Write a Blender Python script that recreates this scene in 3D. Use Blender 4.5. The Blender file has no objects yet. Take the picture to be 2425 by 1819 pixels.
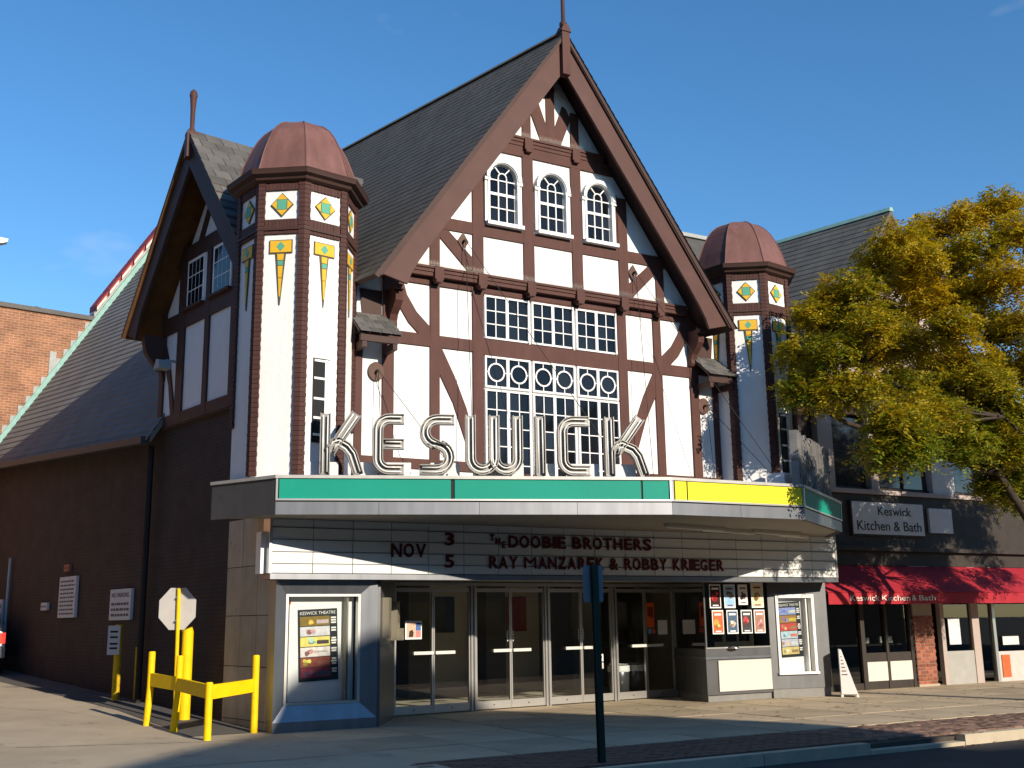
import bpy, bmesh, math, random
from mathutils import Vector, Matrix
random.seed(7)
rad = math.radians
sc = bpy.context.scene
col = sc.collection

# ---------------------------------------------------------------- camera
CAMP = Vector((-10.415, -16.606, 1.61))
yaw, pit, rol = rad(29.91), rad(12.13), rad(-.85)
FW = Vector((math.sin(yaw)*math.cos(pit), math.cos(yaw)*math.cos(pit), math.sin(pit)))
RT = Vector((math.cos(yaw), -math.sin(yaw), 0))
UP = RT.cross(FW)
RT, UP = math.cos(rol)*RT+math.sin(rol)*UP, -math.sin(rol)*RT+math.cos(rol)*UP
cd = bpy.data.cameras.new('camera'); cam = bpy.data.objects.new('camera', cd); col.objects.link(cam)
cd.sensor_width = 36; cd.lens = 38.6; cd.clip_end = 3000
cam.matrix_world = Matrix(((RT.x, UP.x, -FW.x, CAMP.x), (RT.y, UP.y, -FW.y, CAMP.y), (RT.z, UP.z, -FW.z, CAMP.z), (0, 0, 0, 1)))
sc.camera = cam
# ---------------------------------------------------------------- sky, sun, exposure
SEL, SAZ = math.atan(.385), rad(9.5)      # low sun a little right of the facade's normal
CLX, CLY = 2.0, 5.0
wd = bpy.data.worlds.new('World'); sc.world = wd; wd.use_nodes = True
nt = wd.node_tree; nt.nodes.clear()
sky = nt.nodes.new('ShaderNodeTexSky'); sky.sky_type = 'NISHITA'; sky.sun_disc = False
sky.sun_elevation = SEL; sky.sun_rotation = rad(180)-SAZ; sky.altitude = 50
sky.air_density = 1.0; sky.dust_density = 0.0; sky.ozone_density = 3.0
bg = nt.nodes.new('ShaderNodeBackground'); bg.inputs[1].default_value = .15
wo = nt.nodes.new('ShaderNodeOutputWorld')
hs = nt.nodes.new('ShaderNodeHueSaturation'); hs.inputs['Saturation'].default_value = 1.22
nt.links.new(sky.outputs[0], hs.inputs['Color']); # thin high cloud wisps
tcw = nt.nodes.new('ShaderNodeTexCoord'); mpw = nt.nodes.new('ShaderNodeMapping'); mpw.inputs['Scale'].default_value = (5, 5, 12); mpw.inputs['Location'].default_value = (CLX, CLY, .3)
nzw = nt.nodes.new('ShaderNodeTexNoise'); nzw.inputs['Scale'].default_value = 1.0; nzw.inputs['Detail'].default_value = 4; nzw.inputs['Roughness'].default_value = .5
mrw = nt.nodes.new('ShaderNodeMapRange'); mrw.inputs[1].default_value = .64; mrw.inputs[2].default_value = .80; mrw.inputs[4].default_value = .30
mxw = nt.nodes.new('ShaderNodeMix'); mxw.data_type = 'RGBA'; mxw.inputs[7].default_value = (5.5, 5.5, 5.6, 1)
nt.links.new(tcw.outputs['Generated'], mpw.inputs[0]); nt.links.new(mpw.outputs[0], nzw.inputs[0]); nt.links.new(nzw.outputs[0], mrw.inputs[0]); nt.links.new(mrw.outputs[0], mxw.inputs[0])
nt.links.new(hs.outputs[0], mxw.inputs[6]); nt.links.new(mxw.outputs[2], bg.inputs[0]); nt.links.new(bg.outputs[0], wo.inputs[0])
sd = bpy.data.lights.new('sun', 'SUN'); sd.energy = 5.0; sd.angle = rad(.53); sd.color = (1, .88, .72)
sun = bpy.data.objects.new('sun', sd); col.objects.link(sun)
SUNDIR = Vector((math.sin(SAZ)*math.cos(SEL), -math.cos(SAZ)*math.cos(SEL), math.sin(SEL)))
sun.rotation_euler = SUNDIR.to_track_quat('Z', 'Y').to_euler(); sun.location = (4, -20, 25)
vs = sc.view_settings; vs.view_transform = 'Standard'; vs.look = 'None'; vs.exposure = .28; vs.gamma = 1; vs.use_curve_mapping = False
sc.cycles.max_bounces = 8; sc.cycles.transparent_max_bounces = 12

# ---------------------------------------------------------------- measuring helpers (photo point -> world point on a known plane)
def ray(x, y):
    s = 2425/2212
    return (FW*2600 + RT*(x*s-1212.5) - UP*(y*s-909.5)).normalized()
def onz(x, y, z=0):
    d = ray(x, y); return CAMP+d*((z-CAMP.z)/d.z)
def ony(x, y, Y=0):
    d = ray(x, y); return CAMP+d*((Y-CAMP.y)/d.y)
def onp(x, y, p, n):
    d = ray(x, y); return CAMP+d*((Vector(p)-CAMP).dot(n)/d.dot(n))

# ---------------------------------------------------------------- materials
MATS = {}
def mat(name, color, rough=.6, metal=0, var=.0, scale=4, bump=0, bscale=40, streak=None, spec=None, objvar=0, dirt=None, emis=None):
    """principled with noise colour variation, optional stretched streaks, dirt blotches, bump, per-object variation"""
    if name in MATS: return MATS[name]
    m = bpy.data.materials.new(name); m.use_nodes = True; MATS[name] = m
    n = m.node_tree.nodes; l = m.node_tree.links; b = n['Principled BSDF']
    b.inputs['Roughness'].default_value = rough; b.inputs['Metallic'].default_value = metal
    if spec is None and metal == 0 and rough > .4: spec = .22
    if spec is not None: b.inputs['Specular IOR Level'].default_value = spec
    c = color+(1,)
    tc = n.new('ShaderNodeTexCoord')
    cur = None
    def rgb(v):
        r = n.new('ShaderNodeRGB'); r.outputs[0].default_value = v; return r.outputs[0]
    def mul(a, fac_out, lo, hi):
        mp = n.new('ShaderNodeMapRange'); l.new(fac_out, mp.inputs[0])
        mp.inputs[1].default_value = .25; mp.inputs[2].default_value = .75; mp.inputs[3].default_value = lo; mp.inputs[4].default_value = hi
        h = n.new('ShaderNodeMix'); h.data_type = 'RGBA'; h.blend_type = 'MULTIPLY'; h.inputs[0].default_value = 1
        cc = n.new('ShaderNodeCombineColor'); [l.new(mp.outputs[0], cc.inputs[i]) for i in range(3)]
        l.new(a, h.inputs[6]); l.new(cc.outputs[0], h.inputs[7]); return h.outputs[2]
    cur = rgb(c)
    if var:
        t = n.new('ShaderNodeTexNoise'); t.inputs['Scale'].default_value = scale; t.inputs['Detail'].default_value = 6; t.inputs['Roughness'].default_value = .65
        l.new(tc.outputs['Object'], t.inputs[0]); cur = mul(cur, t.outputs[0], 1-var, 1+var)
    if streak:
        mp = n.new('ShaderNodeMapping'); mp.inputs['Scale'].default_value = streak[1]
        l.new(tc.outputs['Object'], mp.inputs[0])
        t = n.new('ShaderNodeTexNoise'); t.inputs['Scale'].default_value = 1; t.inputs['Detail'].default_value = 5
        l.new(mp.outputs[0], t.inputs[0]); cur = mul(cur, t.outputs[0], 1-streak[0], 1+streak[0])
    if objvar:
        oi = n.new('ShaderNodeObjectInfo'); mp = n.new('ShaderNodeMapRange'); l.new(oi.outputs['Random'], mp.inputs[0])
        mp.inputs[1].default_value = -.0; mp.inputs[2].default_value = 1
        h = mul(cur, oi.outputs['Random'], 1-objvar, 1+objvar); cur = h
    if dirt:
        t = n.new('ShaderNodeTexNoise'); t.inputs['Scale'].default_value = dirt[2]; t.inputs['Detail'].default_value = 8; t.inputs['Roughness'].default_value = .7
        l.new(tc.outputs['Object'], t.inputs[0])
        mp = n.new('ShaderNodeMapRange'); l.new(t.outputs[0], mp.inputs[0])
        mp.inputs[1].default_value = dirt[1]; mp.inputs[2].default_value = dirt[1]+.12; mp.inputs[4].default_value = dirt[3] if len(dirt) > 3 else .8
        h = n.new('ShaderNodeMix'); h.data_type = 'RGBA'; l.new(mp.outputs[0], h.inputs[0]); l.new(cur, h.inputs[6]); h.inputs[7].default_value = dirt[0]+(1,)
        cur = h.outputs[2]
    l.new(cur, b.inputs['Base Color'])
    if bump:
        t = n.new('ShaderNodeTexNoise'); t.inputs['Scale'].default_value = bscale; t.inputs['Detail'].default_value = 4
        l.new(tc.outputs['Object'], t.inputs[0])
        bp = n.new('ShaderNodeBump'); bp.inputs['Strength'].default_value = bump; bp.inputs['Distance'].default_value = .02
        l.new(t.outputs[0], bp.inputs['Height']); l.new(bp.outputs[0], b.inputs['Normal'])
    if emis:
        b.inputs['Emission Color'].default_value = emis[0]+(1,); b.inputs['Emission Strength'].default_value = emis[1]
    return m
def brickmat(name, c1, c2, mortar, frame, w=.21, h=.07, bump=.5, msize=.012):
    """brick texture laid on a vertical wall: frame=(horizontal unit vector) for the course direction"""
    m = bpy.data.materials.new(name); m.use_nodes = True; MATS[name] = m
    n = m.node_tree.nodes; l = m.node_tree.links; b = n['Principled BSDF']; b.inputs['Roughness'].default_value = .85
    tc = n.new('ShaderNodeTexCoord')
    dv = n.new('ShaderNodeVectorMath'); dv.operation = 'DOT_PRODUCT'; l.new(tc.outputs['Object'], dv.inputs[0]); dv.inputs[1].default_value = frame
    sp = n.new('ShaderNodeSeparateXYZ'); l.new(tc.outputs['Object'], sp.inputs[0])
    cb = n.new('ShaderNodeCombineXYZ'); l.new(dv.outputs['Value'], cb.inputs[0]); l.new(sp.outputs[2], cb.inputs[1])
    bt = n.new('ShaderNodeTexBrick'); l.new(cb.outputs[0], bt.inputs[0])
    bt.inputs['Color1'].default_value = c1+(1,); bt.inputs['Color2'].default_value = c2+(1,); bt.inputs['Mortar'].default_value = mortar+(1,)
    bt.inputs['Scale'].default_value = 1; bt.inputs['Mortar Size'].default_value = msize; bt.inputs['Brick Width'].default_value = w; bt.inputs['Row Height'].default_value = h
    bt.inputs['Mortar Smooth'].default_value = .1
    nz = n.new('ShaderNodeTexNoise'); nz.inputs['Scale'].default_value = 2.2; nz.inputs['Detail'].default_value = 6; l.new(tc.outputs['Object'], nz.inputs[0])
    mp = n.new('ShaderNodeMapRange'); l.new(nz.outputs[0], mp.inputs[0]); mp.inputs[1].default_value = .3; mp.inputs[2].default_value = .7; mp.inputs[3].default_value = .72; mp.inputs[4].default_value = 1.25
    cc = n.new('ShaderNodeCombineColor'); [l.new(mp.outputs[0], cc.inputs[i]) for i in range(3)]
    h_ = n.new('ShaderNodeMix'); h_.data_type = 'RGBA'; h_.blend_type = 'MULTIPLY'; h_.inputs[0].default_value = 1
    l.new(bt.outputs[0], h_.inputs[6]); l.new(cc.outputs[0], h_.inputs[7]); l.new(h_.outputs[2], b.inputs['Base Color'])
    bp = n.new('ShaderNodeBump'); bp.inputs['Strength'].default_value = bump; bp.inputs['Distance'].default_value = .01; bp.invert = True
    l.new(bt.outputs['Fac'], bp.inputs['Height']); l.new(bp.outputs[0], b.inputs['Normal'])
    return m
def glassmat(name, tint=(.93, .95, .94), refl=.09, rough=.01):
    m = bpy.data.materials.new(name); m.use_nodes = True; MATS[name] = m
    n = m.node_tree.nodes; l = m.node_tree.links; n.remove(n['Principled BSDF'])
    tr = n.new('ShaderNodeBsdfTransparent'); tr.inputs[0].default_value = tint+(1,)
    gl = n.new('ShaderNodeBsdfGlossy'); gl.inputs['Roughness'].default_value = rough
    fr = n.new('ShaderNodeFresnel'); fr.inputs[0].default_value = 1.5
    ad = n.new('ShaderNodeMath'); ad.operation = 'ADD'; l.new(fr.outputs[0], ad.inputs[0]); ad.inputs[1].default_value = refl-.04
    mx = n.new('ShaderNodeMixShader'); l.new(ad.outputs[0], mx.inputs[0]); l.new(tr.outputs[0], mx.inputs[1]); l.new(gl.outputs[0], mx.inputs[2])
    l.new(mx.outputs[0], n['Material Output'].inputs[0]); return m
SE = .866
plaster = mat('white_plaster', (.80, .79, .76), .85, var=.05, scale=1.5, bump=.2, bscale=30, streak=(.09, (6, 6, .4)), dirt=((.60, .57, .50), .66, 2.6, .5))
stucco = mat('tower_stucco', (.79, .78, .76), .9, var=.05, scale=1.2, bump=.28, bscale=16, streak=(.05, (4, 4, .3)))
timber = mat('brown_timber', (.088, .037, .029), .65, var=.13, scale=3, streak=(.12, (9, 9, 1.2)), bump=.08)
timberd = mat('dark_timber', (.06, .031, .025), .6, var=.15, scale=3, bump=.08)
towerbrick = mat('brown_painted_brick', (.075, .034, .028), .7, var=.15, scale=6, objvar=.07, bump=.15, bscale=60)
domem = mat('brown_dome_metal', (.17, .082, .07), .6, var=.2, scale=1.6, streak=(.2, (6, 6, .7)), dirt=((.10, .05, .042), .62, 2.2, .5))
slate = mat('grey_shingle', (.112, .106, .097), .9, var=.25, scale=2.0, objvar=.2, bump=.25, bscale=60)
slateb = mat('dark_slate', (.125, .116, .102), .9, var=.28, scale=1.5, bump=.3, bscale=40)
audslate = mat('auditorium_slate', (.19, .18, .165), .9, var=.2, scale=1.5, bump=.3, bscale=40)
copper = mat('verdigris_copper', (.25, .42, .37), .7, var=.2, scale=5)
leadm = mat('grey_flashing', (.35, .36, .34), .6, var=.2, scale=6)
redtile = mat('red_coping', (.30, .035, .03), .6, var=.2)
whitep = mat('white_paint', (.80, .80, .78), .5, var=.03)
panem = mat('dark_pane', (.010, .012, .016), .08, spec=.32, objvar=.5)
steel = mat('stainless_steel', (.22, .23, .25), .42, metal=.85, var=.10, scale=1.5, streak=(.14, (6, 6, .5)), dirt=((.20, .20, .19), .60, 3, .6))
steeld = mat('dull_steel', (.15, .153, .158), .42, metal=.7, var=.12, scale=2, streak=(.1, (7, 7, .6)), dirt=((.10, .10, .10), .62, 2.5, .6))
alum = mat('aluminium', (.62, .61, .58), .35, metal=.8, var=.06)
trimal = mat('weathered_trim', (.45, .44, .41), .5, metal=.4, var=.15, scale=5)
greenp = mat('green_panel', (.002, .27, .19), .55, var=.08, scale=.8)
yellowp = mat('yellow_panel', (.86, .74, .03), .55, var=.03, scale=.8)
ypaint = mat('yellow_paint', (.86, .56, .004), .5, var=.10, scale=6, dirt=((.13, .07, .02), .635, 11, .9), bump=.15)
ypaintd = mat('dark_yellow_paint', (.55, .36, .01), .6, var=.2, scale=6, dirt=((.10, .08, .04), .58, 8, .8))  # deeper yellow with dark blotches
black = mat('black', (.012, .012, .012), .5)
darkin = mat('dark_interior', (.03, .028, .025), .9)
cream = mat('cream_panel', (.62, .58, .52), .5, var=.03)
boardw = mat('letterboard_white', (.74, .75, .73), .45, var=.03, scale=1.3)
letterr = mat('dark_red_letter', (.10, .008, .012), .6)
tilem = mat('stained_beige_tile', (.40, .35, .27), .55, var=.18, scale=2, streak=(.18, (3, 3, .5)), dirt=((.17, .14, .09), .60, 2.5, .7), objvar=.08)
concrete = mat('concrete', (.45, .365, .25), .9, var=.16, scale=1.2, objvar=.10, bump=.2, bscale=50, streak=(.10, (1.3, .5, 1)), dirt=((.21, .18, .14), .58, 2.4, .55))
drivem = mat('worn_driveway', (.43, .36, .26), .92, var=.20, scale=.6, bump=.2, bscale=40, dirt=((.11, .10, .09), .57, .7, .75))
asph = mat('asphalt', (.052, .05, .049), .92, var=.22, scale=1.5, bump=.35, bscale=90, dirt=((.085, .08, .073), .56, .8, .6))
asphw = mat('worn_asphalt', (.115, .108, .098), .92, var=.25, scale=.9, bump=.3, bscale=70, dirt=((.05, .048, .045), .56, .9, .8))
paver = mat('brick_paver', (.215, .135, .10), .9, var=.2, scale=4, objvar=.28, bump=.2)
kerbm = mat('kerb_concrete', (.44, .375, .27), .9, var=.16, scale=3, objvar=.08, bump=.2, dirt=((.18, .16, .13), .62, 4, .7))
neonm = mat('neon_tube', (.78, .77, .72), .25)
chan = mat('channel_metal', (.27, .26, .24), .5, metal=.3, var=.25, scale=5, dirt=((.17, .10, .05), .60, 7, .8))
chanside = mat('channel_side', (.10, .085, .07), .6, metal=.3, var=.3, scale=6)
tango = mat('tile_gold', (.72, .42, .03), .5, var=.12, scale=9)
tgreen = mat('tile_green', (.10, .36, .24), .5, var=.12, scale=9)
tframe = mat('tile_lead', (.10, .085, .06), .6)
glass = glassmat('clear_glass', refl=.12)
glassd = glassmat('shop_glass', (.55, .6, .58), .10)
TH = rad(10.5)
DU = Vector((-math.sin(TH), math.cos(TH), 0)); MV = Vector((math.cos(TH), math.sin(TH), 0)); P0 = Vector((-5.0, .25, 0))
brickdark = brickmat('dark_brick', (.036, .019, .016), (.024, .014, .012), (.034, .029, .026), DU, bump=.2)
brickrear = brickmat('orange_brick', (.33, .135, .065), (.23, .095, .05), (.36, .24, .15), MV, w=.21, h=.075, bump=.3, msize=.009)
brickred = mat('red_brick', (.28, .10, .06), .85, var=.2, scale=8, objvar=.25, bump=.2)
mortarm = mat('mortar', (.38, .34, .28), .95, var=.1)
awnred = mat('red_canvas', (.36, .022, .034), .7, var=.12, scale=2, bump=.1)
rest_st = mat('cream_stucco', (.42, .35, .31), .9, var=.08, scale=2, bump=.15)
restdark = mat('brown_black_frame', (.045, .036, .030), .6, var=.2)

# ---------------------------------------------------------------- mesh builder
class MB:
    def __init__(s, f=None): s.v = []; s.f = []; s.m = []; s.map = f; s.cm = 0
    def add(s, vs_, fs):
        k = len(s.v)
        s.v += [tuple(s.map(*p)) if s.map else tuple(p) for p in vs_]
        s.f += [tuple(k+i for i in f) for f in fs]; s.m += [s.cm]*len(fs); return s
    def box(s, x0, x1, y0, y1, z0, z1):
        return s.add([(x0, y0, z0), (x1, y0, z0), (x1, y1, z0), (x0, y1, z0), (x0, y0, z1), (x1, y0, z1), (x1, y1, z1), (x0, y1, z1)],
                     [(0, 3, 2, 1), (4, 5, 6, 7), (0, 1, 5, 4), (1, 2, 6, 5), (2, 3, 7, 6), (3, 0, 4, 7)])
    def prism(s, pts, o0, o1):      # polygon in (s,z), extruded along o
        n = len(pts)
        return s.add([(a, o0, b) for a, b in pts]+[(a, o1, b) for a, b in pts],
                     [tuple(range(n)), tuple(range(2*n-1, n-1, -1))]+[(i, (i+1) % n, n+(i+1) % n, n+i) for i in range(n)])
    def slab(s, pts, z0, z1):       # polygon in (x,y), extruded up
        n = len(pts)
        return s.add([(a, b, z0) for a, b in pts]+[(a, b, z1) for a, b in pts],
                     [tuple(range(n-1, -1, -1)), tuple(range(n, 2*n))]+[(i, (i+1) % n, n+(i+1) % n, n+i) for i in range(n)])
    def hexa(s, q0, q1):            # two quads
        return s.add(list(q0)+list(q1), [(0, 3, 2, 1), (4, 5, 6, 7), (0, 1, 5, 4), (1, 2, 6, 5), (2, 3, 7, 6), (3, 0, 4, 7)])
    def tube(s, path, r, n=8, r1=None, cap=True):
        P = [Vector(p) for p in path]; k = len(P); V = []
        t0 = (P[1]-P[0]).normalized(); up = Vector((0, 0, 1)) if abs(t0.z) < .9 else Vector((1, 0, 0))
        for i, p in enumerate(P):
            t = (P[min(i+1, k-1)]-P[max(i-1, 0)]).normalized(); a = t.cross(up)
            if a.length < 1e-4: a = t.cross(Vector((0, 1, 0)))
            a.normalize(); b = t.cross(a).normalized(); up = a.cross(t)
            rr = r if r1 is None else r+(r1-r)*i/(k-1)
            if isinstance(r, (list, tuple)): rr = r[i]
            V += [p+a*rr*math.cos(2*math.pi*j/n)+b*rr*math.sin(2*math.pi*j/n) for j in range(n)]
        F = [(i*n+j, i*n+(j+1) % n, (i+1)*n+(j+1) % n, (i+1)*n+j) for i in range(k-1) for j in range(n)]
        if cap: F += [tuple(range(n-1, -1, -1)), tuple(range((k-1)*n, k*n))]
        return s.add(V, F)
    def lathe(s, c, prof, n=16, rot=0):
        V = [(c[0]+r*math.sin(rot+2*math.pi*j/n), c[1]-r*math.cos(rot+2*math.pi*j/n), c[2]+z) for r, z in prof for j in range(n)]
        k = len(prof)
        F = [(i*n+j, i*n+(j+1) % n, (i+1)*n+(j+1) % n, (i+1)*n+j) for i in range(k-1) for j in range(n)]
        return s.add(V, F+[tuple(range(n-1, -1, -1)), tuple(range((k-1)*n, k*n))])
    def sweep(s, path, prof, closed=True):   # path in (s,z), profile list of (across, out)
        k = len(path); n = len(prof); V = []
        for i in range(k):
            a = Vector(path[max(i-1, 0)]); b = Vector(path[i]); c = Vector(path[min(i+1, k-1)])
            d1 = (b-a) if i else (c-b); d2 = (c-b) if i < k-1 else (b-a)
            d1 = d1.normalized(); d2 = d2.normalized(); n1 = Vector((-d1.y, d1.x)); n2 = Vector((-d2.y, d2.x))
            nn = (n1+n2).normalized(); q = nn/max(.5, nn.dot(n1))
            V += [(b.x+q.x*w, o, b.y+q.y*w) for w, o in prof]
        F = [(i*n+j, i*n+(j+1) % n, (i+1)*n+(j+1) % n, (i+1)*n+j) for i in range(k-1) for j in range(n)]
        return s.add(V, F+[tuple(range(n)), tuple(range(k*n-1, (k-1)*n-1, -1))])
    def build(s, name, m, parent=None, smooth=False, fix=True, kind=None):
        me = bpy.data.meshes.new(name); me.from_pydata(s.v, [], s.f)
        for mm in (m if isinstance(m, (list, tuple)) else [m]): me.materials.append(mm)
        if isinstance(m, (list, tuple)): me.polygons.foreach_set('material_index', s.m)
        if fix:
            b = bmesh.new(); b.from_mesh(me); bmesh.ops.recalc_face_normals(b, faces=b.faces); b.to_mesh(me); b.free()
        if smooth: me.polygons.foreach_set('use_smooth', [True]*len(me.polygons))
        return link(name, me, parent, kind)
def link(name, me, parent=None, kind=None, mw=None):
    o = bpy.data.objects.new(name, me); col.objects.link(o)
    if parent is not None:
        o.parent = parent
        p = parent
        while p.parent is not None: p = p.parent
        if parent.parent is None: o.matrix_parent_inverse = Matrix.Translation(-p.location)
        else: o.matrix_parent_inverse = Matrix.Identity(4)
    if mw is not None: o.matrix_basis = mw
    if kind: o['kind'] = kind
    return o
def thing(name, label, cat, loc, group=None):
    o = bpy.data.objects.new(name, None); col.objects.link(o); o.location = loc; o.empty_display_size = .2
    tag(o, label, cat, group); return o
def tag(o, label, cat, group=None):
    o['label'] = label; o['category'] = cat
    if group: o['group'] = group
    return o
def fr(p, ang):       # wall frame: s to the right seen from the front, o outwards, z up
    ex = Vector((math.cos(ang), math.sin(ang), 0)); eo = Vector((math.sin(ang), -math.cos(ang), 0)); p = Vector(p)
    return lambda s, o, z: p+ex*s+eo*o+Vector((0, 0, z))
def frm(p, ang, s=0, o=0, z=0):   # the same as a matrix (x=s, y=-o, z) for shared meshes
    f = fr(p, ang); return Matrix.Translation(f(s, o, z)) @ Matrix.Rotation(ang, 4, 'Z')
FA = fr((0, 0, 0), 0)
FONT = None
def text(body, h, f, s, o, z, name, m, parent=None, align='CENTER', ext=.004, w=None, xs=1, shear=0, bold=0):
    """flat lettering in wall frame f, baseline at (s,z), cap height h"""
    cu = bpy.data.curves.new(name, 'FONT'); cu.body = body; cu.size = h/.70; cu.align_x = align; cu.extrude = ext; cu.shear = shear; cu.offset = bold; cu.resolution_u = 3
    t = bpy.data.objects.new('t', cu); col.objects.link(t)
    dg = bpy.context.evaluated_depsgraph_get(); me = bpy.data.meshes.new_from_object(t.evaluated_get(dg)); bpy.data.objects.remove(t)
    if len(me.vertices) == 0: return None
    xsn = [v.co.x for v in me.vertices]; k = xs
    if w: k = w/max(1e-6, max(xsn)-min(xsn))
    for v in me.vertices:
        v.co = f(s+v.co.x*k, o+v.co.z, z+v.co.y)
    me.materials.clear(); me.materials.append(m)
    return link(name, me, parent)
def arc(cx, cz, r, a0, a1, n=7):
    return [(cx+r*math.cos(rad(a0+(a1-a0)*i/n)), cz+r*math.sin(rad(a0+(a1-a0)*i/n))) for i in range(n+1)]
# ================================================================ SETTING: ground
def struct(o): o['kind'] = 'structure'; return o
def gh(x, y):      # driveway climbs gently beside the theatre
    if x > -4.6: return 0
    return .045*max(0, y-.3)*min(1, (-4.6-x)/.6)
KY = -5.98
b = MB(); b.add([(-400, -400, -.16), (400, -400, -.16), (400, 400, -.16), (-400, 400, -.16)], [(0, 1, 2, 3)])
struct(b.build('ground', asphw))
b = MB(); b.add([(-120, -17, -.135), (120, -17, -.135), (120, KY-.16, -.135), (-120, KY-.16, -.135)], [(0, 1, 2, 3)])
struct(b.build('road', asph))
# driveway sheet with slope
b = MB(); xs = [-30, -20, -14, -11, -9.5, -8.6, -7.9, -7.2, -6.6, -6.2, -5.8, -5.4, -5.2, -4.9, -4.6]; ys = [KY, -3, -1.5, 0, .3, 1, 2, 4, 6, 8, 11, 14, 18, 24, 40]
b.add([(x, y, gh(x, y)) for y in ys for x in xs], [(j*len(xs)+i, j*len(xs)+i+1, (j+1)*len(xs)+i+1, (j+1)*len(xs)+i) for j in range(len(ys)-1) for i in range(len(xs)-1)])
drive = struct(b.build('driveway', drivem))
# darker asphalt lane next to the wall
pts = [(-9.4, 16), (-8.6, 12), (-7.82, 10.3), (-7.1, 7), (-6.54, 4.13), (-6.3, 1.6), (-6.2, .35)]
b = MB(); V = []
for x, y in pts: V += [(x, y, gh(x, y)+.006), ((x-4.7)/2-.15*y*.3, y, gh((x-4.7)/2, y)+.006), (-4.55 if y < 6 else -5.0-.1*y, y, gh(-5.3, y)+.006)]
F_ = []
for i in range(len(pts)-1):
    k = 3*i; F_ += [(k, k+1, k+4, k+3), (k+1, k+2, k+5, k+4)]
b.add(V, F_); o = b.build('asphalt_lane', asphw, drive)
# base of the pavement under the slabs and its kerb
b = MB(); b.box(-4.6, 60, KY, 60, -.13, -.028); pav = struct(b.build('pavement', mat('joint_sand', (.07, .06, .05), .95, var=.2)))
sl = MB().box(-.73, .73, -.705, .705, -.025, .0); me = sl.build('slab', concrete).data; bpy.data.objects.remove(bpy.data.objects['slab'])
for i in range(-8, 17):
    for j in range(4):
        x = i*1.49+.35; y = -3.66+j*1.44
        if x < -5.6 or x > 18: continue
        if y > .2 and x < -2.0: pass
        w = Matrix.Translation((x, y, random.uniform(-.002, .0025)+ (.004 if x < -4.5 else 0))) @ Matrix.Rotation(random.uniform(-.002, .002), 4, 'X')
        link('slab', me, pav, mw=w)
for i in range(-3, 5):
    for j in range(2):
        link('slab', me, pav, mw=Matrix.Translation((i*1.49+.35, 2.10+j*1.44, random.uniform(-.002, .001))))
for i in range(5, 13):
    link('slab', me, pav, mw=Matrix.Translation((i*1.49+.35, 2.10, random.uniform(-.002, .001))))
# brick paver strip
pm = MB().box(-.096, .096, -.046, .046, -.03, 0); pme = pm.build('paver', paver).data; bpy.data.objects.remove(bpy.data.objects['paver'])
rest = MB(); cnt = 0
for j in range(14):
    y = KY+.17+.05+j*.1
    if y > -4.42: break
    for i in range(-24, 62):
        x = i*.2+(.1 if j % 2 else 0); z = random.uniform(-.004, .003); c = random.random()
        if 1.35 <= x < 5.6 and cnt < 300: link('paver', pme, pav, mw=Matrix.Translation((x, y, z))); cnt += 1
        else: rest.box(x-.096, x+.096, y-.046, y+.046, z-.03, z)
rest.build('paver_field', paver, pav, kind='stuff', fix=False)
kx = -4.6
while kx < 30:
    x1 = kx+1.8
    h0 = h1 = 0.004
    if .75 < (kx+x1)/2 < 2.3: h0 = h1 = -.085
    b = MB(); b.prism([(kx+.006, -.14), (x1-.006, -.14), (x1-.006, h1), (kx+.006, h0)], -KY+.16, -KY); b.map = None
    b.v = [(x, -y, z) for x, y, z in b.v]
    o = b.build('kerb_stone', kerbm, pav); kx = x1

# ================================================================ THEATRE
theatre = thing('theatre', 'half-timbered brown and white theatre with steep gable and two domed towers', 'theatre', (0, 0, 0))
T = theatre
wall = MB(FA).prism([(-4.2, 3.26), (4.2, 3.26), (4.2, 6.9), (3.3, 7.62), (-3.3, 7.62), (-4.2, 6.9)], -.3, 0).build('front_wall', plaster, T)
def tim(pts, o1=.036, o0=-.02, name='timber', m=timber, par=None, f=FA):
    return MB(f).prism(pts, o0, o1).build(name, m, par or wall)
def tbx(s0, s1, z0, z1, o1=.036, o0=-.02, name='timber', m=timber, par=None, f=FA):
    return MB(f).box(s0, s1, o0, o1, z0, z1).build(name, m, par or wall)
for sg in (-1, 1):
    X = lambda a, b_: (min(sg*a, sg*b_), max(sg*a, sg*b_))
    tbx(*X(3.17, 3.37), 3.4, 7.36, .045); tbx(*X(2.31, 2.49), 4.2, 7.36); tbx(*X(1.455, 1.66), 3.4, 7.36, .042)
    tbx(*X(1.66, 3.17), 6.23, 6.44, .033)
    tbx(*X(1.66, 3.17), 4.1, 4.27, .033)
    tbx(*X(3.73, 3.86), 3.4, 6.3, .03)
    tbx(*X(3.37, 3.73), 4.12, 4.27, .033)
    mir = lambda L: [(sg*a, z) for a, z in L]
    tim(mir([(3.17, 7.34), (3.0, 7.34), (2.93, 7.1), (2.75, 6.82), (2.49, 6.58), (2.49, 6.44), (2.71, 6.44), (2.9, 6.62), (3.05, 6.85), (3.17, 7.0)]), .030, name='curved_brace')
    tim(mir([(2.31, 6.23), (2.27, 6.23), (2.02, 5.75), (1.79, 5.2), (1.66, 4.75), (1.66, 4.27), (1.7, 4.27), (1.82, 4.65), (2.05, 5.28), (2.31, 5.77)]), .030, name='curved_brace')
tbx(-1.455, 1.455, 6.195, 6.49, .033); tbx(-3.4, 3.4, 7.335, 7.62, .039)
tbx(-1.455, 1.455, 7.3, 7.335, .03)
tbx(-1.455, 1.455, 3.4, 4.12, .03)
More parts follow.
